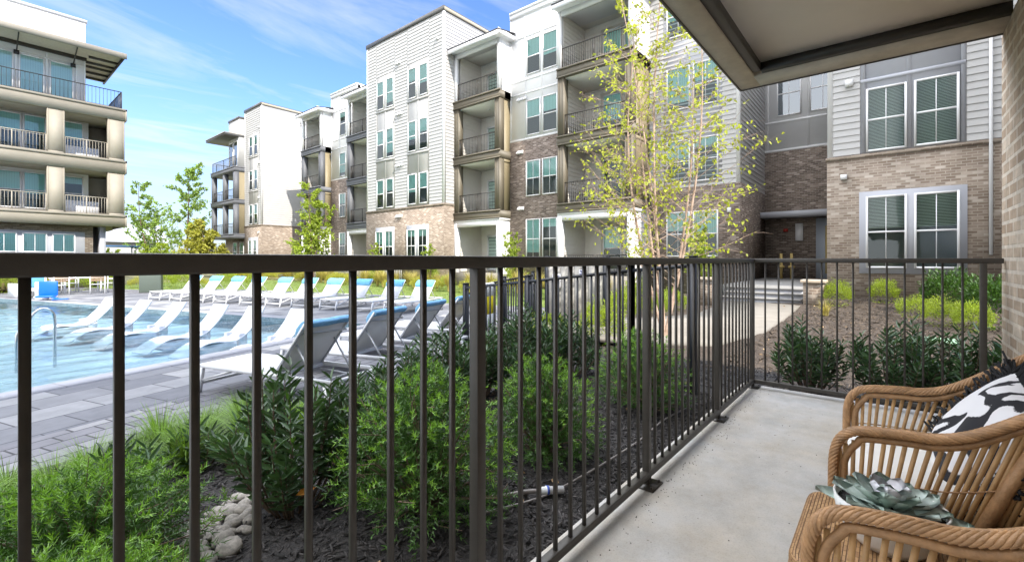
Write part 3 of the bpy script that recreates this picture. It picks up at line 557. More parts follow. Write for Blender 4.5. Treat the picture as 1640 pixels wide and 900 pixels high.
def stack(y0, y1, xf, xb, sidex, m, bandm=None, wins='pair', openend=False):
    """a stack of recessed balconies looking to -X"""
    bandm = bandm or m; pw = .36
    ff = (FL[0], 3.72, 6.92, 10.12)
    fr = MB()
    for k in (1, 2):
        z0, z1 = ff[k] + .02, ff[k + 1] - .42
        for a in (y0, y1 - pw):
            fr.box(xf, xf + .36, a, a + pw, z0, z1)
            fr.box(xf - .02, xf, a + .03, a + .07, z0 + .0, z1); fr.box(xf - .02, xf, a + pw - .07, a + pw - .03, z0, z1)
    for k in (1, 2, 3):
        z = ff[k]; fr.box(xf - .05, xb, y0 - .05, y1 + .02, z - .40, z - .02); fr.box(xf - .11, xf - .05, y0 - .11, y1 + .02, z - .05, z + .02); fr.box(xf - .09, xf - .05, y0 - .09, y1 + .02, z - .42, z - .36)
    fr.build('balcony_frame', m, B)
    if sidex > xf:
        s = MB().box(xf + .36, sidex, y0 + .03, y0 + .14, ff[1] + .02, ff[3] - .42)
        s.box(xf + .36, sidex, y0 - .0, y0 + .03, ff[2] - .6, ff[2] - .45); s.box(xf + .36, sidex, y0 - .05, y0 - .0, ff[3] - .40, ff[3] - .02); s.build('side_panel', 'tan', B)
    # interior shell: side walls, back wall, soffits
    iw = MB(); iw.box(xb, xb + .2, y0, y1, -.5, 13.1)
    for a, b in ((.4, 3.3), (3.75, 6.5), (6.95, 9.7), (10.15, 12.95)): iw.lapx(xb, y0 + .14, y1 - .14, a, b, .2); 
    iw.box(xf + .36, xb, y1 - .13, y1 + .0, -.5, 13.1); iw.lapy(y1 - .13, xf + .36, xb, .4, 13.0, .2)
    iw.build('inner_wall', 'greige', B)
    for k in (1, 2, 3): MB().box(xf + .1, xb, y0 + .1, y1 - .14, ff[k] - .45, ff[k] - .425).build('balcony_ceiling', 'soffit', B)
    MB().box(xf + .1, xb, y0 + .1, y1 - .14, 12.9, 12.93).build('balcony_ceiling', 'soffit', B)
    for k in (1, 2, 3):
        lt = MB().lathe([(0.0001, ff[k] - .47), (.07, ff[k] - .47), (.07, ff[k] - .45)], 12, ((xf + xb) / 2, (y0 + y1) / 2)); lt.build('ceiling_light', 'whitetrim', B)
    MB().box(xf - .05, xb, y0, y1, -.5, FL[0] - .05).build('patio_floor', 'walk', B)
    # white top box with shed roof
    wb = MB(); wb.box(xf, xf + .2, y0, y0 + .2, ff[3] + .02, 12.9); wb.box(xf, xf + .2, y1 - .2, y1, ff[3] + .02, 12.9)
    wb.box(xf + .2, sidex, y0 + .02, y0 + .14, ff[3] + .02, 13.2); wb.lapy(y0 + .02, xf + .2, sidex, ff[3] + .02, 13.1, .2)
    wb.box(xf, xf + .15, y0 + .2, y1 - .2, 12.62, 12.9); wb.build('upper_balcony_wall', 'white', B)
    rf = MB()
    z1, z2 = 12.98, 13.75
    rf.v += [(xf - .55, y0 - .35, z1), (xf - .55, y1 + .0, z1), (xb + 1.5, y1, z2), (xb + 1.5, y0 - .35, z2), (xf - .55, y0 - .35, z1 + .06), (xf - .55, y1, z1 + .06), (xb + 1.5, y1, z2 + .06), (xb + 1.5, y0 - .35, z2 + .06)]
    rf.f += [(3, 2, 1, 0), (4, 5, 6, 7), (0, 1, 5, 4), (1, 2, 6, 5), (2, 3, 7, 6), (3, 0, 4, 7)]; rf.build('shed_roof', 'shingle', B)
    fa = MB().box(xf - .54, xf - .5, y0 - .34, y1, 12.74, 12.975); fa.box(xf - .5, sidex, y0 - .34, y1, 12.88, 12.91); fa.box(xf - .5, sidex, y0 - .34, y0 - .31, 12.6 + .31, 13.1); fa.build('fascia', 'whitetrim', B)
    # ground floor white posts and lintel
    gl_ = MB(); gl_.box(xf - .02, xf + .26, y0, y0 + .24, -.5, 3.18); gl_.box(xf - .02, xf + .26, y1 - .24, y1, -.5, 3.18); gl_.box(xf - .02, xf + .26, y0 + .24, y1 - .24, 2.92, 3.18)
    gl_.box(xf - .03, sidex, y0 - .03, y1, 3.18, 3.30); gl_.box(xf + .26, sidex, y0 + .02, y0 + .14, -.5, 3.18); gl_.lapy(y0 + .02, xf + .26, sidex, -.3, 3.1, .2); gl_.build('ground_floor_post', 'whitetrim', B)
    for k in (1, 2, 3): railx(B, xf + .08, y0 + (pw if k < 3 else .2), y1 - (pw if k < 3 else .2), ff[k])
    # doors and windows on the back wall
    for k in range(4):
        z = ff[k] + .04
        if wins == 'pair':
            mb = MB().box(xb - .05, xb, y0 + .35, y0 + 2.75, z, z + 2.42); mb.build('window_surround', 'greige', B)
            window(B, (xb - .05, y0 + .95, z + .12), 'x', 1.0, 2.15, grid=(), blind=.5 if k != 1 else .3, bm='blind', name='window'); window(B, (xb - .05, y0 + 2.1, z + .12), 'x', 1.0, 2.15, grid=(), blind=.8 if k != 1 else 0.0, bm='blind', name='window')
        else:
            window(B, (xb, y0 + .9, z + .35), 'x', 1.0, 1.85, grid=(), blind=.5)
            window(B, (xb, y0 + 2.35, z), 'x', .95, 2.1, grid=(), blind=.0, meet=False, fw=.1, name='door', glass='glass')
stack(15.9, 19.395, 18.17, 20.3, 19.05, 'olive', wins='door')
stack(8.4, 12.22, 18.17, 20.5, 20.0, 'olive', wins='pair')
stack(27.14, 30.9, 18.17, 20.3, 18.9, 'frameshade', wins='door')
stack(34.8, 38.0, 18.17, 20.3, 19.05, 'frameshade', wins='door')
MB().box(18.3, 18.34, 8.7, 11.9, 1.15, 1.19).build('patio_railing', 'rail', B)
railx(B, 18.4, 8.66, 11.96, FL[0], .9, name='patio_railing')
# recesses between the stacks
def recess(y0, y1, x, zb, top=14.3, wins=(), side=None):
    cap('brick_wall', 'brickshade', x - .03, 25.2, y0, y1, -.6, zb)
    mb = MB().box(x, 25.2, y0, y1, zb, top)
    bz = sorted({y0 + .04, y1 - .04} | {v for a in wins for v in (a - .56, a + .56)})
    for y in bz: mb.box(x - .022, x, y - .035, y + .035, zb + .06, top - .3)
    for z in (zb, 9.85, 12.85, 10.55): mb.box(x - .026, x, y0 + .001, y1 - .001, z, z + .09)
    mb.box(x - .06, x + .2, y0, y1, top - .26, top); mb.build('panel_wall', 'white', B)
    cap('roof_edge', 'whitetrim', x - .1, 25.2, y0, y1, top, top + .12)
    for yc in wins:
        for f in range(4):
            if f < 2 and zb > 7:
                pass
            window(B, (x - .001 if FL[f] + .8 > zb else x - .031, yc, FL[f] + .8 + (0.0 if f else -.1)), 'x', .92, 1.86 if f else 2.1, grid=() if f > 1 else (1,), blind=.55 if f > 1 else .35, bm='blind')
recess(12.22, 15.9, 19.05, 7.4, wins=(13.25, 14.30))
for y, z in ((15.3, 9.6), (15.3, 6.8), (15.25, 3.8)): vents(B, 19.02, y, z, 3 if z > 9 else 2)
recess(30.9, 34.8, 19.05, 7.4, wins=(33.0,))
recess(38.0, 44.1, 21.0, 4.2, wins=())
# shaded wing behind the birch
cap('brick_wall', 'brickshade', 19.97, 25.2, 4.61, 8.4, -.6, 4.2)
mb = MB().box(20.0, 25.2, 4.64, 8.4, 4.2, 14.6); mb.lapx(20.0, 4.76, 8.4, 4.2, 14.5); mb.lapy(4.64, 20.12, 24.8, 4.2, 14.5); mb.build('siding_wall', 'siding', B)
MB().box(19.975, 20.12, 4.615, 4.76, 4.21, 14.6).build('corner_board', 'whitetrim', B)
MB().box(19.985, 20.0, 5.3, 7.75, 4.3, 13).build('grey_panel', 'bluegrey', B)
for f in range(4):
    for yc in (5.95, 7.1): window(B, (19.985 if f else 19.97, yc, FL[f] + .8), 'x', 1.02, 1.86 if f else 1.95, grid=(1,), blind=.35, glass='glass')
MB().box(19.92, 19.97, 4.95, 5.1, 3.0, 3.2).build('wall_light', 'whitetrim', B)
# entry recess
cap('brick_wall', 'brickshade', 24.77, 25.4, 1.4, 4.64, -.6, 6.2)
mb = MB().box(24.8, 25.4, 1.4, 4.64, 6.2, 14.3)
for y in (1.62, 2.85, 4.5): mb.box(24.775, 24.8, y - .04, y + .04, 6.25, 14)
for z in (6.2, 7.55, 10.15): mb.box(24.77, 24.8, 1.401, 4.639, z, z + .1)
mb.build('panel_wall', 'white', B)
for yc in (2.30, 3.62): window(B, (24.79, yc, 7.85), 'x', 1.0, 2.1, grid=(1,), blind=0, glass='glassblue')
MB().box(23.6, 24.76, 1.5, 4.6, 3.0, 3.25).build('entry_canopy', 'bluegrey', B)
dr = MB().box(24.66, 24.765, 1.52, 2.55, .22, 2.95).build('entry_door', 'doorp', B)
MB().box(24.64, 24.658, 1.62, 2.2, .45, 2.6).build('door_glass', 'brass', dr).location = (0, 0, 0)
MB().box(24.66, 24.765, 3.05, 3.35, 1.95, 2.75).build('notice_box', 'whitetrim', B)
MB().lathe([(.0001, 2.38), (.1, 2.38), (.1, 2.52), (.0001, 2.52)], 12, (24.72, 3.75)).build('alarm_lamp', 'red', B)
# right hand volume with four big windows
cap('brick_wall', 'brick', 17.465, 25.2, -3.0, 1.515, -.6, 4.17)
mb = MB().box(17.43, 25.2, -3.0, 1.55, 4.17, 4.27); mb.build('brick_ledge', 'brick', B)
mb = MB().box(17.5, 25.2, -3.0, 1.48, 4.27, 14.6); mb.lapx(17.5, .68, 1.36, 4.3, 14); mb.lapx(17.5, -3.0, -1.63, 4.3, 14); mb.build('siding_wall', 'siding', B)
MB().box(17.475, 17.62, 1.36, 1.505, 4.275, 14.6).build('corner_board', 'whitetrim', B)
mb = MB().box(17.485, 17.5, -1.62, .67, 4.3, 14)
for y in (.6, -.02 - .42, -1.57): mb.box(17.465, 17.485, y - .05, y + .05, 4.32, 13.9)
for z in (6.42, 7.4): mb.box(17.462, 17.485, -1.62, .67, z, z + .11)
mb.build('grey_panel', 'bluegrey', B)
for yc in (.07, -1.02):
    window(B, (17.485, yc, 4.32), 'x', .94, 1.9, grid=(1,), blind=1.0, slats=True)
    window(B, (17.40, yc, .82), 'x', .94, 2.15, grid=(1,), blind=.45, slats=True)
MB().box(17.40, 17.465, -1.64, .70, .66, 3.12).build('window_surround', 'bluegrey', B)
MB().box(17.36, 17.465, 1.0, 1.16, 3.55, 3.7).build('wall_light', 'whitetrim', B); MB().box(17.38, 17.5, .85, 1.05, 6.4, 6.6).build('wall_light', 'whitetrim', B)
MB().box(17.40, 17.46, -2.12, -2.05, 1.2, 8.5).build('downspout', 'whitetrim', B)
cap('wall', 'siding', 15.3, 25, -8, -3.0, -.6, 15.4)  # unseen block, added to throw shade on the right hand volume
# far end: terrace block with flat canopy
def far_end():
    y0, y1, xf, xb = 47.95, 54.2, 16.5, 19.0
    fr = MB()
    for z in (3.55, 6.85, 9.95): fr.box(xf - .06, xb + 5, y0 - .06, y1 + .06, z - .42, z - .04); fr.box(xf - .1, xb, y0 - .1, y1 + .1, z - .06, z + .02)
    for k, (a, b) in enumerate(((3.57, 6.43), (6.87, 9.53))):
        for y in (y0, y0 + 2.7, y1 - .4): fr.box(xf, xf + .4, y, y + .4, a, b)
        fr.box(xb, xb + .4, y1 - .4, y1, a, b)
    fr.build('balcony_frame', 'frameshade', B)
    MB().box(xf + .4, xb + 4, y0 + .02, y0 + .16, 3.57, 9.5).build('side_panel', 'tan', B)
    MB().box(xb + .5, 25.2, y0, y1 - 2.6, -.6, 9.6).build('inner_wall', 'greige', B)
    for z in (3.57, 6.87, 9.97): railx(B, xf + .1, y0 + .4 if z < 9 else y0, y1 - .4 if z < 9 else y1, z, step=.16); raily(B, y1 - .1, xf + .4, xb, z, step=.16)
    MB().box(17.6, 25.2, y0 + .3, y1 - .6, -.6, 3.13).build('brick_wall', 'brick', B)
    for y in (49.2, 50.9): window(B, (17.6, y, .9), 'x', 1.0, 1.9, grid=(), blind=.6)
    MB().box(16.9, 25.2, y0 + .05, 50.6, 9.97, 14.6).build('upper_wall', 'siding', B)
    for y in (48.7, 49.9): window(B, (16.9, y, 10.1), 'x', 1.0, 2.4, grid=(), blind=0, glass='glassblue', meet=False)
    MB().box(15.7, 25, y0 + .02, 53.2, 12.85, 13.05).build('canopy', 'darkgrey', B); MB().box(15.65, 25, y0 + .03, 53.25, 13.05, 13.1).build('canopy_edge', 'tanlight', B)
    MB().box(16.85, 25, y0 + .02, 50.65, 14.6, 14.8).build('parapet_cap', 'darkgrey', B)
far_end()

# ------------------------------------------------------------------ pool house block on the left
P = thing('apartment_block', 'tan and white block with recessed balconies and a dark flat canopy left of the pool', 'apartment building', (0, 36, -0.6))
def pl(name, m, *a): return MB().box(*a).build(name, m, P)
Y0 = 34.3; XR = 6.02
bf = MB()
for z0, z1 in ((2.98, 3.62), (6.05, 6.78), (9.12, 9.78)):
    bf.box(-14, XR + .03, Y0 - .05, Y0 + .3, z0, z1); bf.box(-14, XR + .1, Y0 - .10, Y0 - .05, z1 - .1, z1 + .02); bf.box(XR + .03, XR + .09, Y0 - .1, 44, z0, z1)
for z0, z1 in ((3.62, 6.05), (6.78, 9.12)):
    for a, b in ((5.28, XR), (2.84, 3.52), (-.3, .35), (-3.5, -2.8)):
        bf.box(a, b, Y0, Y0 + .35, z0, z1)
        for q in (a + .02, b - .05): bf.box(q, q + .03, Y0 - .02, Y0, z0, z1)
        bf.box(a + .05, b - .05, Y0 - .02, Y0, z0, z0 + .1)
bf.build('balcony_frame', 'tanlight', P)
MB().box(-14, 4.75, 36.5, 44, 2.9, 9.7).build('inner_wall', 'white', P); MB().box(4.75, XR, 37.6, 44, 2.9, 9.7).build('back_wall', 'tanlight', P)
MB().box(5.75, XR, 36.2, 37.6, 3.6, 9.2).build('side_column', 'darkgrey', P)
for z in (3.45, 6.6): MB().box(-14, XR, Y0 + .3, 37.6, z, z + .15).build('balcony_floor', 'walk', P)
for z in (6.06, 9.13): MB().box(-14, XR, Y0 + .3, 37.6, z, z + .02).build('balcony_ceiling', 'tanlight', P)
for z in (3.6, 6.75):
    for a, b in ((3.52, 5.28), (.35, 2.84), (-2.8, -.3)): raily(P, Y0 + .1, a, b, z, 1.0, .12, m='whitetrim' if False else 'tanlight')
    for x, wd in ((4.1, .85), (2.55, .88), (1.6, .88), (.75, .7)): window(P, (x, 36.5, z + .3), 'y', wd, 2.0, grid=(), blind=.5 if z < 5 else .1, bm='blind', glass='glass' if z < 5 else 'glass')
    MB().box(3.0, 5.2, 36.35, 36.5, z, z + .9).build('low_wall', 'white', P)
# terrace storey
MB().box(-14, 4.48, 35.3, 44, 9.78, 14.55).build('terrace_wall', 'white', P)
for x in (3.5, 2.36, 1.22, .08): window(P, (x, 35.3, 9.95), 'y', .95, 2.0, grid=(), blind=1.0, bm='blindpale', glass='glass', meet=False)
MB().box(-14, 4.54, 35.24, 44, 14.55, 14.7).build('parapet_cap', 'whitetrim', P)
tb = MB()
for x in (4.44, 4.1, 2.93, 1.79, .65): tb.box(x - .03, x + .03, 35.28, 35.3, 9.8, 14.5)
tb.box(-14, 4.48, 35.275, 35.3, 12.0, 12.08); tb.build('wall_batten', 'whitetrim', P)
MB().box(-14, XR, Y0 + .3, 44, 9.70, 9.78).build('terrace_floor', 'walk', P)
raily(P, Y0 + .15, -6, XR - .1, 9.78, 1.05, .16)
a = MB(); a.box(XR - .14, XR - .1, Y0 + .15, 38, 10.79, 10.83)
for k in range(24): a.box(XR - .13, XR - .11, Y0 + .2 + .16 * k, Y0 + .22 + .16 * k, 9.78, 10.79)
a.build('balcony_railing', 'rail', P)
MB().box(-14, 5.85, 33.2, 39.2, 12.52, 12.60).build('canopy', 'beam', P)
MB().box(-14, 5.92, 33.12, 33.2, 12.36, 12.66).build('canopy_edge', 'tanlight', P)
bm_ = MB()
for y in (34.6, 35.6, 36.4, 37.5, 38.6): bm_.box(4.52, 5.78, y, y + .1, 12.40, 12.52)
bm_.box(5.78, 5.86, 33.2, 39.2, 12.40, 12.518); bm_.box(-14, 4.5, 35.12, 35.26, 12.34, 12.518); bm_.build('canopy_beam', 'beamdark', P)
for x in (.35, 1.8, 3.95):
    MB().bar((x, 35.28, 11.95), (x, 33.7, 12.5), .05, .05).build('canopy_rod', 'beamdark', P); MB().box(x - .1, x + .1, 35.18, 35.3, 11.85, 12.05).build('rod_bracket', 'black', P)
# ground floor
MB().box(-14, 4.75, 35.0, 44, -.6, 2.98).build('brick_wall', 'brick', P); MB().box(4.75, 5.3, 36, 44, -.6, 2.98).build('back_wall', 'darkgrey', P)
MB().box(5.05, 5.3, 35.0, 36, -.6, 2.98).build('steel_column', 'bluegrey', P)
MB().box(-2, 4.4, 34.97, 35.0, .2, 2.62).build('window_surround', 'bluegrey', P)
for x in (3.55, 2.45, 1.35, .25): window(P, (x, 34.97, .5), 'y', .92, 2.0, grid=(1,), blind=.45)

# ------------------------------------------------------------------ our own building: wall, porch ceiling, upper storeys
O = thing('apartment_wing', 'tan brick building end with the porch ceiling over the balcony', 'apartment building', (2, -0.57, 0))
MB().box(-12, 4.352, -1.2, -0.57, -.3, 2.56).build('brick_wall', 'bricknear', O)
up = MB().box(-30, 4.352, -3.0, -.572, 2.78, 13.6); up.box(-30, 2.5, -9, -3.0, -.3, 13.6); up.box(2.5, 4.352, -3.0, -1.2, -.3, 2.78); up.build('upper_storeys', 'white', O)  # mass out of view, stepped to shape the courtyard shadow, white for bounce light
MB().box(-12, 4.05, -0.57, 0.83, 2.615, 2.64).build('porch_ceiling', 'ceil', O)
bmm = MB()
bmm.box(-12, 4.30, .835, .985, 2.535, 2.78); bmm.box(4.06, 4.30, -.57, .835, 2.535, 2.78); bmm.build('porch_beam', 'beam', O)
tr = MB(); tr.box(-12, 4.0, .775, .833, 2.55, 2.613); tr.box(3.99, 4.058, -.57, .775, 2.55, 2.613); tr.box(-12, 4.32, .987, 1.0, 2.53, 2.60); tr.box(4.302, 4.32, -.57, .987, 2.53, 2.60); tr.build('beam_trim', 'beamdark', O)
MB().box(-12, 4.28, -.57, .96, 2.66, 2.76).build('balcony_floor', 'walk', O)
# ------------------------------------------------------------------ balcony railing (one welded L-shaped thing)
RY, RX = 0.889, 4.25
T = thing('balcony_railing', 'dark bronze metal picket railing along the edge of the balcony', 'railing', (RX, RY, 0))
MB().box(-1.2, RX + .017, RY - .017, RY + .017, 1.046, 1.080).build('top_rail', 'rail', T, bevel=.004)
MB().box(RX - .017, RX + .017, -.565, RY - .018, 1.046, 1.0795).build('top_rail', 'rail', T, bevel=.004)
MB().box(-1.2, RX - .02, RY - .017, RY + .017, .036, .068).build('bottom_rail', 'rail', T, bevel=.003)
MB().box(RX - .017, RX + .017, -.5, RY - .02, .036, .068).build('bottom_rail', 'rail', T, bevel=.003)
bal = MB().box(-.006, .006, -.006, .006, .068, 1.046).mesh('baluster', M['rail'])
pst = MB().box(-.0165, .0165, -.0165, .0165, .0, 1.046).mesh('post', M['rail'])
plm = MB().box(-.06, .06, -.045, .045, .0, .008)
for sx in (-1, 1):
    for sy in (-1, 1): plm.lathe([(.0001, .017), (.006, .017), (.007, .008)], 6, (sx * .046, sy * .031))
plm = plm.mesh('base_plate', M['rail'])
def rp(x, y):
    o = link('post', pst, T, .002); o.location = (x - RX, y - RY, 0); p = link('base_plate', plm, o); p.location = (0, -.01, .0)
posts = [-.237, .922, 2.081, 3.24]
for x in posts: rp(x, RY)
rp(RX, RY); rp(RX, -.474)
k = 0
for i in range(-14, 50):
    x = .922 + .09658 * i
    if i % 12 == 0 or x > 4.2: continue
    o = link('baluster', bal, T); o.location = (x - RX, 0, 0)
for i in range(1, 14):
    o = link('baluster', bal, T); o.location = (0, -.0974 * i, 0)

# ------------------------------------------------------------------ black pool fence running down to the deck, its return and the gate
def pfence(name, label, A, Bp, za, zb, h, npost, mt='black'):
    t = thing(name, label, 'fence', (A[0], A[1], za))
    A = Vector((*A, za)); Bv = Vector((*Bp, zb)); up = Vector((0, 0, h))
    for dz in (h - .02, h - .22 if False else .12): MB().bar(A + Vector((0, 0, dz)), Bv + Vector((0, 0, dz)), .032, .034).build('fence_rail', mt, t)
    n = int((Bv - A).length / .112)
    pm = MB().box(-.0085, .0085, -.0085, .0085, .06, h - .03).mesh('picket', M[mt]); po = MB().box(-.027, .027, -.027, .027, -.25, h + .05).box(-.031, .031, -.031, .031, h + .05, h + .065).mesh('fence_post', M[mt])
    for i in range(1, n):
        p = A.lerp(Bv, i / n) - A; o = link('picket', pm, t); o.location = p
    for i in range(npost):
        p = A.lerp(Bv, i / (npost - 1)) - A; o = link('fence_post', po, t); o.location = p
    return t
fA = (4.62, .95)
pfence('pool_fence', 'black metal picket fence sloping down through the shrubs to the pool deck', (4.02, 1.30), (4.30, 2.0), -.16, -.22, 1.2, 2)
pfence('pool_fence', 'long black picket fence stretch between the shrubs and the loungers', (4.30, 2.0), (5.30, 5.4), -.22, -.58, 1.2, 3)
pfence('pool_fence', 'black picket fence return leading away to the grey board gate', (5.36, 5.42), (8.1, 6.1), -.58, -.45, 1.2, 3)
gt = thing('board_gate', 'weathered grey board gate beside the walk carrying white notices', 'gate', (8.0, 4.9, -.3))
a = MB()
for i in range(8): a.box(7.98, 8.02, 4.3 + .165 * i, 4.3 + .165 * i + .155, -.3, 1.02 + .02 * (i % 2))
a.build('gate_boards', 'greywood', gt); MB().box(8.02, 8.06, 4.3, 5.6, .0, .09).box(8.02, 8.06, 4.3, 5.6, .75, .84).build('cross_rail', 'greywood', gt)
for y in (4.25, 5.64): MB().box(7.97, 8.07, y - .05, y + .05, -.4, 1.15).build('gate_post', 'black', gt)
for (y, z, ww, hh) in ((5.38, .62, .2, .3), (4.75, .80, .16, .14)):
    s = thing('notice_sign', 'white pool notice with dark print, ' + ('tall one at the left of the grey gate' if y > 5 else 'small one high on the grey gate'), 'sign', (7.97, y, z))
    MB().box(7.955, 7.972, y - ww / 2, y + ww / 2, z - hh / 2, z + hh / 2).build('sign_board', 'sign', s)
    tx = MB()
    for i in range(5): tx.box(7.950, 7.954, y - ww * .38, y + ww * (.38 - .12 * (i % 3)), z + hh * (.36 - .17 * i) - .009, z + hh * (.36 - .17 * i) + .009)
    tx.build('sign_print', 'signtext', s)
def towel(name, label, pts, wd, m, along):
    """cloth hung over a rail: pts = profile; along = horizontal direction of its width"""
    a = MB(); al = Vector((*along, 0)).normalized() * wd; n = 5
    for i in range(len(pts) - 1):
        p, q = Vector(pts[i]), Vector(pts[i + 1])
        for k in range(n): a.quad(tuple(p + al * k / n), tuple(p + al * (k + 1) / n), tuple(q + al * (k + 1) / n), tuple(q + al * k / n))
    return a
for nm, lb, m, x0, y0, wd in (('beach_towel', 'yellow towel with white ends hung on the fence return', 'yellow', 5.60, 5.43, .62),):
    al = (2.74, .68)
    t = thing(nm, lb, 'towel', (x0, y0, 0))
    base = Vector((x0, y0, 0)); nrm = Vector((.24, -.97, 0)) * .035
    def pr(s, z): v = base + nrm * s; return (v.x, v.y, z)
    o = towel(nm, lb, [pr(1, .10), pr(1, .42)], wd, 'yellow', al).build('yellow_cloth', 'yellow', t); so1 = o.modifiers.new('solid', 'SOLIDIFY'); so1.thickness = .008
    o = towel(nm, lb, [pr(1, .42), pr(1, .63), pr(0, .66), pr(-1, .63), pr(-1, .3)], wd, 'white', al).build('white_end', 'cushion', t); so1 = o.modifiers.new('solid', 'SOLIDIFY'); so1.thickness = .008
    o = towel(nm, lb, [pr(1, -.2), pr(1, .10)], wd, 'white', al).build('white_end', 'cushion', t); so1 = o.modifiers.new('solid', 'SOLIDIFY'); so1.thickness = .008

# ------------------------------------------------------------------ sun loungers on the deck
def make_lounger(far=False):
    t = thing('sun_lounger', 'x', 'sun lounger'); zt = .34; W = .34; f = 'frame' if far else 'framegrey'
    a = MB()
    for s in (-1, 1): a.box(s * W - .016, s * W + .016, -1.04, 1.02, zt - .045, zt)
    a.box(-W, W, 1.0, 1.03, zt - .04, zt - .002); a.box(-W, W, -1.04, -1.01, zt - .04, zt - .002); a.box(-W, W, -.22, -.19, zt - .05, zt - .02); a.build('seat_frame', 'frame' if far else 'frame', t)
    for s in (-1, 1):
        MB().bar((s * W, .99, zt - .04), (s * W, 1.05, 0), .032, .045, (0, 1, 0)).build('leg', 'frame', t)
        MB().bar((s * W, -.92, zt - .04), (s * W, -1.0, 0), .032, .045, (0, 1, 0)).build('leg', 'frame', t)
    MB().bar((-W, 1.025, .11), (W, 1.025, .11), .02, .03).bar((-W, 1.03, .14), (-W, .5, zt - .05), .02, .028).bar((W, 1.03, .14), (W, .5, zt - .05), .02, .028).build('stretcher', f, t)
    MB().box(-W + .017, W - .017, -.20, 1.0, zt - .008, zt + .004).build('seat_sling', 'sling', t)
    p0 = Vector((0, -.20, zt)); dr = Vector((0, -.61, .79)).normalized(); L = .70; p1 = p0 + dr * L; nn = Vector((0, .79, .61)).normalized()
    b = MB()
    for s in (-1, 1): b.bar((s * (W - .02), *(p0)[1:]), (s * (W - .02), *(p1)[1:]), .028, .028, nn)
    b.bar((-W + .02, *p1[1:]), (W - .02, *p1[1:]), .028, .028); b.bar((-W + .02, *(p0 + dr * .56)[1:]), (W - .02, *(p0 + dr * .56 - nn * .05)[1:]), .022, .022); bo = b.build('backrest_frame', 'framegrey' if not far else 'frame', t)
    sb = MB(); q0, q1 = p0 + nn * .006, p1 + nn * .006
    i = len(sb.v)
    for q in (q0 - nn * .008, q1 - nn * .008, q1 + nn * .004, q0 + nn * .004): sb.v += [(-W + .035, q.y, q.z), (W - .035, q.y, q.z)]
    sb.f += [(0, 1, 3, 2), (2, 3, 5, 4), (4, 5, 7, 6), (6, 7, 1, 0), (0, 2, 4, 6), (1, 7, 5, 3)]; sb.build('back_sling', 'sling' if far else 'slingback', t)
    st = MB()
    for s in (-1, 1): m_ = p0 + dr * .4; st.bar((s * .27, m_.y, m_.z), (s * .27, -.72, zt - .07), .016, .016)
    st.bar((-.27, -.72, zt - .07), (.27, -.72, zt - .07), .018, .018); st.bar((-.2, -.72, zt - .07), (-.2, -.3, zt - .05), .016, .016); st.bar((.2, -.72, zt - .07), (.2, -.3, zt - .05), .016, .016); st.build('strut', 'framegrey', t)
    pb = MB(); ww = W - .01
    prof = [(.50, .012), (.53, .05), (.58, .068), (.64, .062), (.69, .05), (.725, .018), (.72, -.03), (.675, -.034)] if not far else [(.44, .012), (.46, .05), (.53, .08), (.61, .072), (.67, .048), (.71, .018), (.70, -.02)]
    if not far: prof = prof + [(.645, -.02)]
    for (s_, h_) in prof: q = p0 + dr * s_ + nn * h_; pb.v += [(-ww, q.y, q.z), (-ww * .5, q.y, q.z + .004), (0, q.y, q.z - .003), (ww * .5, q.y, q.z + .004), (ww, q.y, q.z)]
    for k in range(len(prof) - 1):
        for j in range(4): pb.f.append((k * 5 + j, k * 5 + j + 1, k * 5 + 6 + j, k * 5 + 5 + j))
    pb.f.append(tuple(k * 5 for k in range(len(prof)))); pb.f.append(tuple(k * 5 + 4 for k in reversed(range(len(prof)))))
    po = pb.build('head_pillow', 'bluepale' if far else 'bluep', t, smooth=False, bevel=.012)
    return t
near = make_lounger()
NL = ['nearest white sun lounger, blue head towel over its beige back', 'white sun lounger with raised beige back and blue towel, second from the nearest one', 'white sun lounger third along the shady poolside row, blue towel over its back', 'white sun lounger at the fence end of the shady row']
for i, (x, y) in enumerate(((3.86, 4.5), (5.0, 4.54), (6.16, 4.6), (7.35, 4.65))):
    if i == 0: o = near; o.location = (*pf(x, y), ZD); o.rotation_euler = (0, 0, PA); o['label'] = NL[0]; o['group'] = 'sun loungers on the shaded deck'
    else: dup(near, (*pf(x, y), ZD), PA, NL[i], 'sun loungers on the shaded deck')
t = thing('beach_towel', 'yellow towel slung over the last shaded lounger by the fence', 'towel', (*pf(7.35, 4.65), ZD), PA)
o = towel('t', '', [(.10, -.40, .70), (.10, -.50, .86), (.10, -.575, .975), (.10, -.665, .955), (.10, -.70, .88), (.10, -.71, .62), (.10, -.70, .45)], .29, 'yellow', (1, 0)).build('towel_cloth', 'yellow', t, local=True); q_ = o.modifiers.new('solid', 'SOLIDIFY'); q_.thickness = .01
farl = make_lounger(True)
ords = ['first', 'second', 'third', 'fourth', 'fifth', 'sixth', 'seventh', 'eighth', 'ninth', 'last']
ys = [19.75, 18.45, 17.15, 15.95, 14.55, 13.3, 12.1, 10.85, 9.5, 8.35]
for i, y in enumerate(ys):
    lb = 'sunlit white lounger with pale blue pillow, %s counting from the sage bin along the lawn' % ords[i]
    loc = (*pf(11.85, y), ZD)
    if i == 0: o = farl; o.location = loc; o.rotation_euler = (0, 0, PA + R(90)); o['label'] = lb; o['group'] = 'sun loungers lined up along the lawn'
    else: dup(farl, loc, PA + R(90) + R(random.uniform(-2, 2)), lb, 'sun loungers lined up along the lawn')
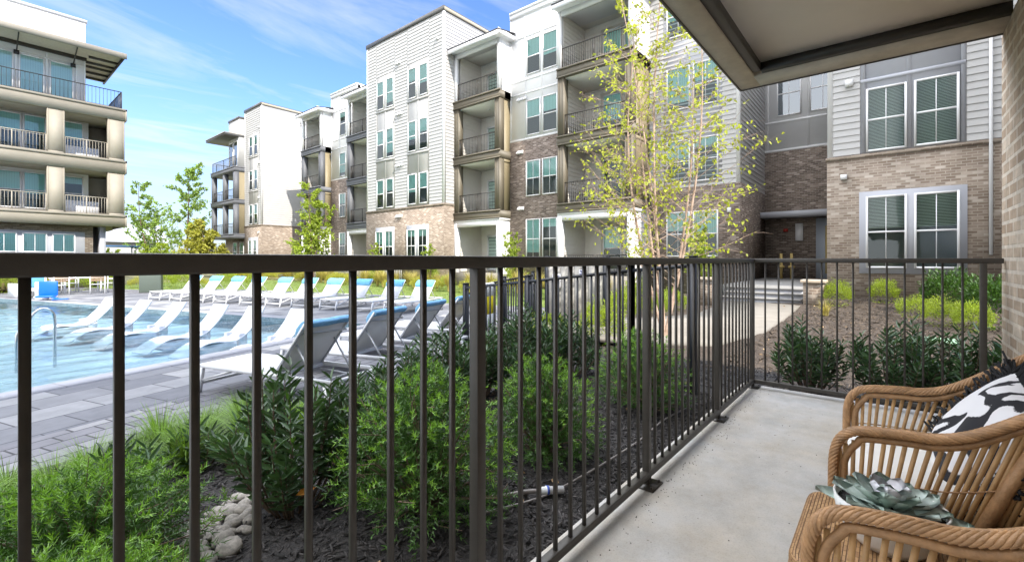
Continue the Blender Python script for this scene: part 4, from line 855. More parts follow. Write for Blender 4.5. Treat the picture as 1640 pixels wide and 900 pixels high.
# moulded chaises standing in the shallow water
def make_chaise():
    pts = [(-.95, -.30), (-.75, -.15), (-.5, -.03), (-.25, -.015), (0, -.06), (.22, -.05), (.45, .06), (.66, .26), (.84, .48), (.98, .72)]
    pp = []
    for k in range(len(pts) - 1):
        p_, a, b, n_ = pts[max(k - 1, 0)], pts[k], pts[k + 1], pts[min(k + 2, len(pts) - 1)]
        for s in range(5):
            u = s / 5; pp.append(tuple(.5 * ((2 * a[i]) + (-p_[i] + b[i]) * u + (2 * p_[i] - 5 * a[i] + 4 * b[i] - n_[i]) * u * u + (-p_[i] + 3 * a[i] - 3 * b[i] + n_[i]) * u ** 3) for i in (0, 1)))
    pp.append(pts[-1]); a = MB(); W = .30; th = .022
    for k, (y, z) in enumerate(pp):
        y1, z1 = pp[min(k + 1, len(pp) - 1)]; y0, z0 = pp[max(k - 1, 0)]; d = Vector((0, y1 - y0, z1 - z0)).normalized(); n_ = Vector((0, -d.z, d.y))
        for h in (th, -th * .6): a.v += [(x, y + n_.y * h, z + n_.z * h) for x in (-W, W)]
    n = len(pp)
    for k in range(n - 1):
        q = 4 * k; a.f += [(q, q + 1, q + 5, q + 4), (q + 3, q + 2, q + 6, q + 7), (q + 2, q, q + 4, q + 6), (q + 1, q + 3, q + 7, q + 5)]
    a.f += [(1, 0, 2, 3), (4 * n - 4, 4 * n - 3, 4 * n - 1, 4 * n - 2)]
    t = thing('pool_chaise', 'x', 'pool lounger'); a.build('chaise_shell', 'chaise', t, bevel=.012)
    b = MB()
    for s in (-1, 1): b.box(s * .22 - .05, s * .22 + .05, .3, .5, -.27, .10)
    b.box(-.3, .3, -.6, .2, -.27, -.06); b.build('chaise_foot', 'chaise', t); return t
ch = make_chaise()
cl = ['farthest from the shady deck, fully in the sun', 'second from the sunny end of its row', 'third from the sunny end of its row, shaded', 'fourth from the sunny end of its row', 'next to the last one by the paved edge', 'closest to the paved pool edge']
for i, y in enumerate((15.1, 13.5, 12.1, 10.55, 9.35, 8.02)):
    lb = 'white moulded chaise in shallow water, ' + cl[i]; loc = (*pf(6.34, y), -.585); ch.scale = (.9, .88, .84)
    if i == 0: ch.location = loc; ch.rotation_euler = (0, 0, PA - R(90)); ch['label'] = lb; ch['group'] = 'white chaises in the shallow water'
    else: dup(ch, loc, PA - R(90), lb, 'white chaises in the shallow water')
# handrail, lift seat, tables, bin
t = thing('pool_handrail', 'curved stainless steel handrail rising out of the pool water', 'handrail', (1.08, 11.75, -.63))
def crom(P_, n=8):
    P_ = [Vector(p) for p in P_]; o = []
    for k in range(len(P_) - 1):
        p_, a, b, q = P_[max(k - 1, 0)], P_[k], P_[k + 1], P_[min(k + 2, len(P_) - 1)]
        for s in range(n): u = s / n; o.append(.5 * (2 * a + (b - p_) * u + (2 * p_ - 5 * a + 4 * b - q) * u * u + (3 * a - p_ - 3 * b + q) * u ** 3))
    o.append(P_[-1]); return o
MB().tube(crom([(1.08, 11.8, -1.3), (1.08, 11.8, -.4), (1.08, 11.8, -.05), (1.05, 11.8, .1), (.95, 11.78, .18), (.84, 11.77, .14), (.72, 11.74, -.04), (.63, 11.72, -.18), (.6, 11.71, -.34), (.6, 11.71, -.7), (.6, 11.71, -1.3)]), .024, 12).build('rail_tube', 'chrome', t, smooth=True)
lx, ly = 2.05, 24.9
t = thing('pool_lift_chair', 'blue plastic lift seat standing at the far pool edge', 'pool lift', (lx, ly, ZD), R(-20))
MB().prism([(-.25, -.25), (.25, -.25), (.27, .08), (.24, .2), (-.24, .2), (-.27, .08)], .13, .20).build('lift_seat', 'bluelift', t, local=True, bevel=.025)
MB().box(-.27, .27, .18, .25, .17, .74).build('lift_backrest', 'bluelift', t, local=True, bevel=.06); MB().box(.3, .75, -.6, -.35, .06, .10).bar((.2, -.2, .15), (.45, -.45, .09), .06, .05).build('footrest', 'bluelift', t, local=True, bevel=.01)
MB().box(-.05, .05, .0, .1, 0, .13).bar((-.05, .2, .05), (-.4, .5, .05), .1, .08).box(-.45, -.35, .45, .58, 0, .7).build('lift_mast', 'frame', t, local=True)
def chair(loc, rz, lb):
    t = thing('patio_chair', lb, 'chair', loc, rz, 'white dining chairs round the terrace table')
    for x in (-.25, .25):
        for y in (-.24, .24): MB().box(x - .02, x + .02, y - .02, y + .02, 0, .86 if y > 0 else .64).build('leg', 'frame', t, local=True)
        MB().box(x - .025, x + .025, -.25, .25, .63, .66).build('armrest', 'frame', t, local=True)
    s = MB()
    for k in range(5): s.box(-.23, .23, -.24 + .095 * k, -.16 + .095 * k, .43, .45)
    s.build('seat', 'frame', t, local=True); s = MB()
    for k in range(3): s.box(-.23, .23, .225, .245, .58 + .09 * k, .655 + .09 * k)
    s.build('backrest', 'wood', t, local=True)
for (x, y, rz, lb) in ((2.75, 28.4, 190, 'white chair with brown slat back at the left of the terrace table'), (4.0, 28.3, 172, 'white chair with brown slat back at the right front of the terrace table'), (4.7, 29.4, 95, 'white chair standing at the right end of the terrace table'), (3.3, 30.4, 5, 'white chair behind the terrace table')): chair((x, y, ZD), R(rz), lb)
t = thing('terrace_table', 'white terrace table with slatted top beyond the pool', 'table', (3.4, 29.4, ZD))
MB().box(-.9, .9, -.45, .45, .70, .74).build('tabletop', 'frame', t, local=True)
for x in (-.82, .82):
    for y in (-.38, .38): MB().box(x - .03, x + .03, y - .03, y + .03, 0, .70).build('leg', 'frame', t, local=True)
t = thing('lounge_chair', 'low white lounge seat with a pale blue cushion at the left of the terrace', 'lounge chair', (1.7, 27.6, ZD), R(200))
MB().box(-.4, .4, -.4, .4, .25, .42).build('seat', 'cushion', t, local=True, bevel=.04); MB().box(-.4, .4, .3, .42, .42, .95).build('backrest', 'bluepale', t, local=True, bevel=.04)
for x in (-.38, .38): MB().box(x - .03, x + .03, -.4, .4, .0, .6).build('side_frame', 'frame', t, local=True)
t = thing('parasol_pole', 'slim white parasol pole behind the blue lift seat', 'pole', (2.2, 27.0, ZD)); MB().lathe([(.35, 0), (.35, .07), (.05, .1), (.035, .12), (.035, 1.55)], 16).build('pole', 'frame', t, local=True)
t = thing('waste_bin', 'large sage green bin cabinet with a dark slot beside the far loungers', 'bin', (5.85, 27.6, ZD), PA - R(35))
MB().prism([(-.42, -.42), (.42, -.42), (.42, .42), (-.42, .42)], 0, 1.3).build('bin_body', 'bin', t, local=True, bevel=.03); MB().box(-.36, -.1, -.432, -.421, 1.0, 1.22).build('bin_slot', 'black', t, local=True); MB().box(-.45, .45, -.45, .45, 1.301, 1.36).build('bin_lid', 'bin', t, local=True, bevel=.02)
t = thing('wood_screen', 'brown wood slat screen along the foot of the left block', 'fence', (-1, 33.2, -.5))
for k in range(60): pass
a = MB()
for k in range(56): a.box(-6 + .16 * k, -6 + .16 * k + .13, 33.18, 33.22, -.4, .85)
a.build('slats', 'wood', t); MB().box(-6, 3, 33.14, 33.18, .1, .2).box(-6, 3, 33.14, 33.18, .6, .7).build('screen_rail', 'wood', t)
pk = thing('lawn_fence', 'pale metal picket fence behind the lawn planting', 'fence', (16.4, 36, -.5))
a = MB()
for k in range(150): y = 22 + .16 * k; a.box(16.39, 16.41, y, y + .05, -.3, .95)
a.build('pickets', 'siding', pk); MB().box(16.38, 16.42, 22, 46, .9, .95).box(16.38, 16.42, 22, 46, -.2, -.15).build('fence_rail', 'siding', pk)
t = thing('stone_pier', 'tan brick pier with flat stone cap beside the entry steps', 'pier', (15.5, 1.65, -.3))
MB().box(15.2, 15.7, 1.4, 1.88, -.4, .42).build('brick_shaft', 'brick', t); MB().box(15.14, 15.76, 1.34, 1.94, .42, .50).build('pier_cap', 'capstone', t, bevel=.01)
t = thing('stone_pier', 'tan brick pier with stone cap at the left side of the entry steps', 'pier', (15.5, 4.5, -.3))
MB().box(15.2, 15.7, 4.25, 4.75, -.4, .42).build('brick_shaft', 'brick', t); MB().box(15.14, 15.76, 4.19, 4.81, .42, .50).build('pier_cap', 'capstone', t, bevel=.01)
t = thing('barrier_stand', 'pair of yellow wooden posts leaning by the brick entry wall', 'barrier', (23.6, 3.6, .22))
for y in (3.35, 3.75): MB().box(23.55, 23.65, y - .05, y + .05, .22, 1.35).box(23.5, 23.7, y - .12, y + .12, .7, .8).build('post', 'brass', t)
t = thing('valve_box_lid', 'pale green irrigation lid set in the brown mulch', 'valve lid', (10.2, -.6, -.2)); V_ = zg(10.2, -.6)
MB().box(9.95, 10.45, -.85, -.4, V_ - .05, V_ + .035).box(10.15, 10.25, -.65, -.6, V_ + .035, V_ + .042).build('lid', 'valve', t, bevel=.01)

# ------------------------------------------------------------------ rattan chairs, table, pot, cushions
def braid(mb, path, r=.0046, R0=.0082, strands=5, pitch=.045, n=6):
    P_ = [Vector(p) for p in path]; L = [0]
    for i in range(1, len(P_)): L.append(L[-1] + (P_[i] - P_[i - 1]).length)
    fr = []; prev = None
    for i, p in enumerate(P_):
        d = (P_[min(i + 1, len(P_) - 1)] - P_[max(i - 1, 0)]).normalized()
        a = prev - d * prev.dot(d) if prev else d.cross(Vector((1, .01, 0)))
        if a.length < .01: a = d.cross(Vector((0, 1, 0)))
        a.normalize(); prev = a; fr.append((a, d.cross(a)))
    def at(sv, th):
        sv = min(max(sv, 0), L[-1] - 1e-6); i = next(i for i in range(len(L)) if L[i] >= sv); i = max(i, 1); u = (sv - L[i - 1]) / (L[i] - L[i - 1] + 1e-9); c = P_[i - 1].lerp(P_[i], u); a = fr[i - 1][0].lerp(fr[i][0], u); b_ = fr[i - 1][1].lerp(fr[i][1], u)
        return c + (a * math.cos(th) * .85 + b_ * math.sin(th)) * R0 * 1.45
    k = 0; sv = 0
    while sv < L[-1] - .03:
        for sg in (-1, 1):
            mb.tube([at(sv + .042 * u + (.0055 if sg > 0 else 0), sg * R(125 - 140 * u)) + Vector((0, 0, .0)) for u in (0, .2, .4, .6, .8, 1)], [r * .7, r * .95, r, r, r * .9, r * .6], 6, cap=False)
        sv += .0105
    mb.tube(P_, R0 * 1.15, 8)
half = [(.24, .100, .06), (.24, .106, .3), (.24, .108, .52), (.24, .102, .595), (.24, .08, .632), (.24, .045, .646), (.24, -.03, .655), (.24, -.085, .659), (.24, -.145, .681), (.24, -.22, .733), (.238, -.32, .81), (.215, -.42, .875), (.14, -.475, .91), (0, -.49, .92)]
full = half + [(-x, y, z) for x, y, z in reversed(half[:-1])]
def make_chair(label):
    t = thing('rattan_armchair', label, 'armchair', (0, 0, 0), 0, 'rattan armchairs on the balcony')
    top = crom(full, 14); a = MB(); braid(a, top); a.build('braided_rim', 'wicker', t, smooth=True)
    inn = crom([(x - .004 * (1 if x > 0 else -1 if x < 0 else 0), y - .019 if y > .05 else y, z - .019 if y <= .05 else (z - .019 if z > .56 else z)) for x, y, z in full], 8); MB().tube(inn, .0085, 8).build('wrapped_rim', 'wicker', t, smooth=True)
    L = [0]
    for i in range(1, len(top)): L.append(L[-1] + (top[i] - top[i - 1]).length)
    tot = L[-1]; s0 = next(L[i] for i in range(len(top)) if top[i].z > .60); n = int((tot - 2 * s0) / .0205); sides = {'l': MB(), 'b': MB(), 'r': MB()}; tw = {'l': [], 'b': [], 'r': []}
    for k in range(n + 1):
        s = s0 + .012 + (tot - 2 * s0 - .024) * k / n; i = next(i for i in range(len(L)) if L[i] >= s); p = top[i] - Vector((0, 0, .02))
        y = p.y; yb = .085 + (y - .085) * .74; q = Vector((p.x * .97, yb, .455))
        out = Vector((p.x, 0 if abs(p.x) > .2 else -1, 0)).normalized()
        key = 'b' if y < -.40 else ('r' if p.x > 0 else 'l')
        wv = (top[min(i + 1, len(top) - 1)] - top[i - 1]).normalized()
        sides[key].bar(p, q, .0092, .004, out); tw[key].append(p.lerp(q, .55) + out * .004)
    for kx in sides:
        o = sides[kx].build('slat_panel', 'wickerslat', t); MB().tube(tw[kx], .0018, 5).build('twine', 'wicker', o)
    for s in (-1, 1): MB().tube([(s * .238, -.150, .46), (s * .238, -.19, .57), (s * .238, -.25, .715)], .0135, 10).build('back_post', 'wicker', t, smooth=True)
    sk = MB().prism([(-.235, .1), (-.235, -.30), (-.16, -.38), (.16, -.38), (.235, -.30), (.235, .1)], .40, .462); sk.build('seat_frame', 'weave', t)
    sl2 = MB()
    for k in range(60):
        u = k / 59; 
        if u < .4: p = Vector((-.23, .1 - u * 1.0, 0))
        elif u < .6: p = Vector((-.23 + (u - .4) * 2.3, -.34, 0))
        else: p = Vector((.23, -.3 + (u - .6) * 1.0, 0))
        sl2.bar((p.x, p.y, .41), (p.x * 1.06, p.y * 1.06, .06), .012, .005)
    sl2.build('skirt_slats', 'wickerslat', t)
    for x in (-.23, .23):
        for y in (.095, -.33): MB().tube([(x, y, .42), (x * 1.05, y * 1.05, .0)], .014, 8).build('leg', 'wicker', t)
    return t
c1 = make_chair('rattan armchair nearer the brick wall end, with the black and white pillow'); c1.location = (1.66, 0, 0)
dup(c1, (.705, 0, 0), 0, 'rattan armchair at the bottom edge, its arm in front of the succulent pot')
def cushion(x, lb):
    t = thing('seat_cushion', lb, 'cushion', (x, -.10, .463)); MB().box(-.215, .215, -.235, .195, 0, .065).build('cushion_pad', 'cushion', t, local=True, bevel=.022)
    pts = [(-.2, .197, .033), (.2, .197, .033), (.217, .18, .033), (.217, -.22, .033), (-.217, -.22, .033), (-.217, .18, .033), (-.2, .197, .033)]; MB().tube(pts, .004, 6).build('piping', 'cushion', t, local=True)
cushion(1.66, 'white seat cushion of the armchair holding the patterned pillow'); cushion(.705, 'white seat cushion of the armchair at the bottom edge')
tp = thing('throw_pillow', 'black and white brushstroke pillow with black fringe leaning in the armchair', 'pillow', (1.625, -.185, .625))
xa = Vector((-.957, -.05, -.283)).normalized(); ya = Vector((-.424, -.53, .737)); ya = (ya - xa * ya.dot(xa)).normalized(); nrm = xa.cross(ya)
tp.rotation_euler = Matrix((xa, ya, nrm)).transposed().to_euler()
S = .148; N = 18; V = []; F = []
for sgn in (1, -1):
    b0 = len(V)
    for i in range(N + 1):
        for j in range(N + 1):
            u, v = 2 * i / N - 1, 2 * j / N - 1; pin = 1 - .07 * (1 - (abs(u) ** 2 * abs(v) ** 2)) * (abs(u) + abs(v)) / 2
            V.append((u * S * pin, v * S * pin, sgn * (.002 + .05 * max(0, (1 - u ** 4) * (1 - v ** 4)) ** .7) + .006 * math.sin(6 * u + 3 * v)))
    for i in range(N):
        for j in range(N): q = b0 + i * (N + 1) + j; f = (q, q + N + 1, q + N + 2, q + 1); F.append(f if sgn > 0 else f[::-1])
link('pillow_cover', rawmesh('pillow_cover', V, F, [M['pillow']], smooth=True), tp)
fr_ = MB(); rr_ = random.Random(3)
for k in range(950):
    e = rr_.randrange(4); u = rr_.uniform(-1, 1) * S * .97; c_ = [(u, S * .95), (S * .95, u), (u, -S * .95), (-S * .95, u)][e]; d_ = [(0, 1), (1, 0), (0, -1), (-1, 0)][e]
    l = rr_.uniform(.045, .085); s_ = rr_.uniform(-.025, .025); z1 = rr_.uniform(-.04, .02)
    p = [(c_[0], c_[1], rr_.uniform(-.006, .006)), (c_[0] + d_[0] * l * .6 + d_[1] * s_ * .5, c_[1] + d_[1] * l * .6 + d_[0] * s_ * .5, z1 * .4), (c_[0] + d_[0] * l + d_[1] * s_, c_[1] + d_[1] * l + d_[0] * s_, z1)]
    fr_.tube(p, .0034, 4)
fr_.build('fringe', 'fringe', tp, local=True)
# woven side table with the succulent
t = thing('rattan_table', 'low woven rattan side table between the two armchairs', 'side table', (1.185, -.06, 0))
def rrect(hx, hy, r, n=6):
    o = []
    for cx, cy, a0 in ((hx - r, hy - r, 0), (-hx + r, hy - r, 90), (-hx + r, -hy + r, 180), (hx - r, -hy + r, 270)):
        for k in range(n + 1): a_ = R(a0 + 90 * k / n); o.append((cx + r * math.cos(a_), cy + r * math.sin(a_)))
    return o
MB().prism(rrect(.188, .215, .06), .455, .50).build('tabletop', 'weave', t, local=True, bevel=.012)
a = MB(); rim = rrect(.188, .215, .06, 8); low = rrect(.20, .27, .07, 8)
for k in range(len(rim)):
    p, q = Vector((*rim[k], .46)), Vector((*low[k], .02)); pn, qn = Vector((*rim[(k + 1) % len(rim)], .46)), Vector((*low[(k + 1) % len(rim)], .02)); m_ = max(1, int((pn - p).length / .014))
    for i in range(m_): a.bar(p.lerp(pn, i / m_), q.lerp(qn, i / m_), .009, .006)
a.build('skirt_slats', 'wicker', t, local=True)
t = thing('plant_pot', 'round white bowl planter standing on the woven table', 'plant pot', (1.185, .0, .502))
MB().lathe([(.0001, .0), (.055, .0), (.075, .02), (.088, .055), (.092, .085), (.088, .085), (.083, .06), (.0001, .06)], 40).build('pot', 'pot', t, smooth=True, local=True)
MB().lathe([(.0001, .072), (.085, .07)], 24).build('soil', 'mulch', t, local=True)
sx = thing('succulent_plant', 'grey green rosette succulent in the white bowl', 'succulent', (1.185, .0, .565))
def sleaf(mb, ang, tilt, L, Wd, z0, r0):
    d = Vector((math.cos(ang) * math.cos(tilt), math.sin(ang) * math.cos(tilt), math.sin(tilt))); sd = Vector((-math.sin(ang), math.cos(ang), 0)); up = sd.cross(d) * -1
    prof = [(0, .35, .0), (.25, .75, -.012), (.55, 1.0, -.016), (.8, .72, -.008), (.93, .3, .0), (1.0, .02, .004)]; b = len(mb.v); o0 = Vector((math.cos(ang) * r0, math.sin(ang) * r0, z0))
    for s, w_, h_ in prof:
        c = o0 + d * L * s + up * h_ * L * 1.2; tk = .010 * (1 - s) + .002
        for q in (-1, 0, 1): mb.v.append(tuple(c + sd * q * Wd * w_ / 2 + up * (.006 if q else -.004)))
        mb.v.append(tuple(c - up * tk))
    for k in range(len(prof) - 1):
        q = b + 4 * k; mb.f += [(q, q + 1, q + 5, q + 4), (q + 1, q + 2, q + 6, q + 5), (q + 2, q + 3, q + 7, q + 6), (q + 3, q, q + 4, q + 7)]
rr_ = random.Random(5)
for (n, til, L, Wd, z0, r0, m) in ((8, 4, .105, .066, -.004, .012, 'succ'), (8, 16, .092, .060, .006, .01, 'succ'), (7, 32, .066, .050, .016, .008, 'succ'), (5, 50, .046, .040, .022, .006, 'succin'), (4, 70, .026, .02, .026, .003, 'succ')):
    for k in range(n):
        a = MB(); sleaf(a, 2 * math.pi * (k + rr_.uniform(-.15, .15) + (.5 if n % 2 else 0)) / n, R(til + rr_.uniform(-6, 6)), L * rr_.uniform(.9, 1.1), Wd, z0, r0); a.build('leaf', m, sx, smooth=True, local=True)
# ------------------------------------------------------------------ plants
def leaves(P, D, L, W, seg='hex', fold=.25, droop=.15, rg=rng):
    """leaf blades: P base points, D unit directions; returns vertices and faces"""
    n = len(P); P = np.asarray(P, float); D = np.asarray(D, float); D /= np.linalg.norm(D, axis=1)[:, None] + 1e-9
    Rv = rg.normal(size=(n, 3)); S = np.cross(D, Rv); S /= np.linalg.norm(S, axis=1)[:, None] + 1e-9
    Nn = np.cross(S, D); flip = np.sign(Nn[:, 2]); flip[flip == 0] = 1; Nn *= flip[:, None]; S *= flip[:, None]
    L = np.broadcast_to(L, n)[:, None]; W = np.broadcast_to(W, n)[:, None]
    if seg == 'needle':
        V = np.stack([P - S * W * .5, P + S * W * .5, P + D * L + S * W * .12, P + D * L - S * W * .12], 1); F = np.arange(n)[:, None] * 4 + np.array([0, 1, 2, 3]); return V.reshape(-1, 3), F
    c = lambda s, w_, h: P + D * L * s + S * W * w_ + Nn * (h * W - droop * L * s * s)
    V = np.stack([c(0, 0, 0), c(.3, -.46, fold), c(.68, -.38, fold), c(1, 0, 0), c(.68, .38, fold), c(.3, .46, fold)], 1)
    F = (np.arange(n)[:, None, None] * 6 + np.array([[0, 1, 2, 3], [0, 3, 4, 5]])).reshape(-1, 4); return V.reshape(-1, 3), F
def lm(name, V, F, m): return rawmesh(name, V, F, [M[m]])
def unit(v): return v / (np.linalg.norm(v) + 1e-9)
def laurel_geo(seed, nst=46, h=.72, rad=.34, per=26):
    g = np.random.default_rng(seed); P = []; D = []; st = MB(); P2 = []; D2 = []
    for s in range(nst):
        a = g.uniform(0, 2 * math.pi); rr = rad * math.sqrt(g.uniform(0, 1)); hh = h * (1.02 - .45 * (rr / rad) ** 2) * g.uniform(.72, 1.08)
        b = np.array([math.cos(a) * rr * .35, math.sin(a) * rr * .35, 0]); e = np.array([math.cos(a) * rr, math.sin(a) * rr, hh]); mid = (b + e) / 2 + np.array([math.cos(a), math.sin(a), 0]) * .05
        pts = [b * (1 - u) ** 2 + 2 * mid * u * (1 - u) + e * u * u for u in np.linspace(0, 1, 6)]; st.tube([tuple(p) for p in pts], [.006, .006, .005, .004, .003, .002], 5, cap=False)
        ax = unit(e - mid); tip = g.uniform() < .16
        for k in range(per):
            u = .22 + .78 * (k / (per - 1)) ** .8; p = b * (1 - u) ** 2 + 2 * mid * u * (1 - u) + e * u * u; an = k * 2.4 + g.uniform(-.4, .4)
            o = np.array([math.cos(an), math.sin(an), 0]); up = .45 + .75 * u * u; d = unit(o * 1.0 + ax * up + g.normal(size=3) * .12)
            if tip and u > .93: P2.append(p); D2.append(unit(d + ax))
            else: P.append(p); D.append(d)
    n = len(P); V, F = leaves(P, D, g.uniform(.065, .115, n), g.uniform(.017, .025, n), rg=g)
    V2, F2 = leaves(P2, D2, .05, .014, rg=g) if P2 else (np.zeros((0, 3)), np.zeros((0, 4), int))
    return lm('foliage', V, F, 'laurel'), (lm('young_leaves', V2, F2, 'laureltip') if P2 else None), st.mesh('stems', M['bark'])
def yew_geo(seed, rad=.38, h=.62, nb=1050, spread=1.0, nl=.0205):
    g = np.random.default_rng(seed); P = []; D = []; P2 = []; D2 = []; st = MB()
    for s in range(nb):
        a = g.uniform(0, 2 * math.pi); el = math.asin(g.uniform(-.05, 1) ** 1.0 if True else 0) if False else g.uniform(.02, 1.45); rf = g.uniform(.45, 1.08) 
        o = np.array([math.cos(a) * math.cos(el) * rad, math.sin(a) * math.cos(el) * rad, .10 + math.sin(el) * (h - .10)]) * rf
        ax = unit(np.array([math.cos(a) * math.cos(el), math.sin(a) * math.cos(el), math.sin(el) * .8 + .22 * spread]) + g.normal(size=3) * .38); L = g.uniform(.08, .15)
        base = o - ax * L * .5; sag = np.array([0, 0, -.035 * spread])
        if s % 7 == 0: st.tube([(0, 0, 0), tuple(base * .5 + np.array([0, 0, .03])), tuple(base), tuple(base + ax * L * .9)], [.005, .004, .0025, .001], 4, cap=False)
        sd = unit(np.cross(ax, g.normal(size=3))); sd2 = np.cross(ax, sd); nn = int(L / .0052)
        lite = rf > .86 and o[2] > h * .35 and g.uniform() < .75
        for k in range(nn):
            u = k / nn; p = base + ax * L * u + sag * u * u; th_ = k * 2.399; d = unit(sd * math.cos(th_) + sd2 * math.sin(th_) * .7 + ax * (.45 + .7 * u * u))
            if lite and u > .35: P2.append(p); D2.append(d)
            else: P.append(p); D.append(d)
    V, F = leaves(P, D, g.uniform(.8, 1.25, len(P)) * nl, .0056, 'needle', rg=g); V2, F2 = leaves(P2, D2, g.uniform(.8, 1.25, len(P2)) * nl, .0056, 'needle', rg=g)
    return lm('foliage', V, F, 'yew'), lm('young_shoots', V2, F2, 'yewtip'), st.mesh('stems', M['bark'])
def tuft_geo(seed, n=260, L=.38, m='grass', w_=.0045, lean=.9):
    g = np.random.default_rng(seed); V = []; F = []
    for k in range(n):
        a = g.uniform(0, 2 * math.pi); r0 = .05 * math.sqrt(g.uniform()); l = L * g.uniform(.6, 1.15); ln = lean * g.uniform(.25, 1.1); o = np.array([math.cos(a), math.sin(a), 0]); sd = np.array([-math.sin(a), math.cos(a), 0]); i0 = len(V); p = o * r0
        for s in range(5):
            u = s / 4; q = p + o * l * ln * u * u * .8 + np.array([0, 0, l * (u - .55 * ln * u * u)]); ww = w_ * (1 - u * .9); V += [q - sd * ww, q + sd * ww]
        F += [(i0 + 2 * s, i0 + 2 * s + 1, i0 + 2 * s + 3, i0 + 2 * s + 2) for s in range(4)]
    return lm('blades', np.array(V), np.array(F), m)
def globe_geo(seed, rad=.4, h=.75, n=2600, m='lime', L=.05, W=.016, spike=.12):
    g = np.random.default_rng(seed); P = []; D = []
    for k in range(n):
        d = unit(g.normal(size=3)); d[2] = abs(d[2]) * 1.1 - .15 if g.uniform() < .85 else d[2]; d = unit(d); rf = g.uniform(.55, 1) ** .5 + (g.uniform() < .25) * g.uniform(0, spike)
        lump = 1 + .10 * math.sin(5 * d[0] + seed) * math.sin(4 * d[1] + 2 * seed) + .06 * math.sin(9 * d[2] + 7 * d[0])
        P.append(np.array([d[0] * rad, d[1] * rad, h * .45 + d[2] * h * .55]) * rf * lump); D.append(unit(d + np.array([0, 0, .8]) + g.normal(size=3) * .5))
    P = np.array(P); P[:, 2] = np.maximum(P[:, 2], .02); V, F = leaves(P, D, g.uniform(.7, 1.2, n) * L, W, rg=g); return lm('foliage', V, F, m)
def plant(name, label, cat, loc, parts, rz=0, sc=1.0, group=None):
    t = thing(name, label, cat, loc, rz, group); t.scale = (sc, sc, sc) if not isinstance(sc, tuple) else sc
    for nm, me in parts:
        if me: link(nm, me, t)
    return t
LA = [laurel_geo(11), laurel_geo(12, 40, .66, .3), laurel_geo(13, 52, .75, .38)]
YE = [yew_geo(21), yew_geo(22, .36, .6, 980)]
YL = [yew_geo(23, .5, .42, 980, .7, .026), yew_geo(24, .44, .36, 840, .6, .026)]
TU = [tuft_geo(31, 420, .44), tuft_geo(32, 380, .38), tuft_geo(33, 420, .5)]
def lparts(i): return list(zip(('foliage', 'young_leaves', 'stems'), LA[i % 3]))
def yparts(Y, i): return list(zip(('foliage', 'young_shoots', 'stems'), Y[i % 2]))
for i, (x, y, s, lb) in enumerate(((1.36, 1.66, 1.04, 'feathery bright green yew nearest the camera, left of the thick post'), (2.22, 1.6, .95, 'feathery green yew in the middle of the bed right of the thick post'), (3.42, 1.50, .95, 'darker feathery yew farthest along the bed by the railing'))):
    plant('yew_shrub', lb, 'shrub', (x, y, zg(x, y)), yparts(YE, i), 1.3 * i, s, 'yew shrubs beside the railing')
for i, (x, y, s, lb) in enumerate(((1.02, 2.22, .92, 'dark cherry laurel beside the river rocks, an orange leaf on it'), (1.42, 2.2, .86, 'dark laurel between the river rocks and the bright yew'), (1.98, 2.62, .8, 'dark laurel directly behind the bright nearest yew'), (2.5, 2.8, .98, 'dark laurel behind the gap between the first two yews'), (3.02, 2.86, .92, 'dark laurel behind the middle yew, left of the fence'), (3.55, 2.75, .95, 'dark laurel against the sloping pool fence'), (3.95, 2.5, .85, 'small dark laurel tucked under the pool fence top'))):
    plant('laurel_shrub', lb, 'shrub', (x, y, zg(x, y)), lparts(i), .9 * i, s, 'laurel shrubs in the dark mulch bed')
for i, (x, y, s, lb) in enumerate(((4.85, .55, .93, 'dark laurel just outside the railing corner'), (4.95, -.05, .9, 'second laurel from the railing corner beyond the right railing'), (5.0, -.42, .88, 'third laurel from the railing corner beyond the right railing'), (5.05, -.82, .98, 'fourth laurel beyond the right railing, above the rattan chair'), (4.95, -1.2, .9, 'laurel beside the brick wall end beyond the railing'), (5.5, -1.5, .9, 'laurel peeking out behind the brick wall end'))):
    plant('laurel_shrub', lb, 'shrub', (x, y, zg(x, y)), lparts(i + 1), 1.7 * i, s, 'laurel shrubs beyond the right railing')
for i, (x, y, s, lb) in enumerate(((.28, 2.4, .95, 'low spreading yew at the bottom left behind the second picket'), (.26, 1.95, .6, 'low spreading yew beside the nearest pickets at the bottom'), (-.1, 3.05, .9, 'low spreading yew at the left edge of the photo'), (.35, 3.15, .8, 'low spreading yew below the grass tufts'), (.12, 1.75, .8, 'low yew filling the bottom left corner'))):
    plant('spreading_yew', lb, 'shrub', (x, y, zg(x, y)), yparts(YL, i), 2.1 * i, s, 'low spreading yews at the lower left')
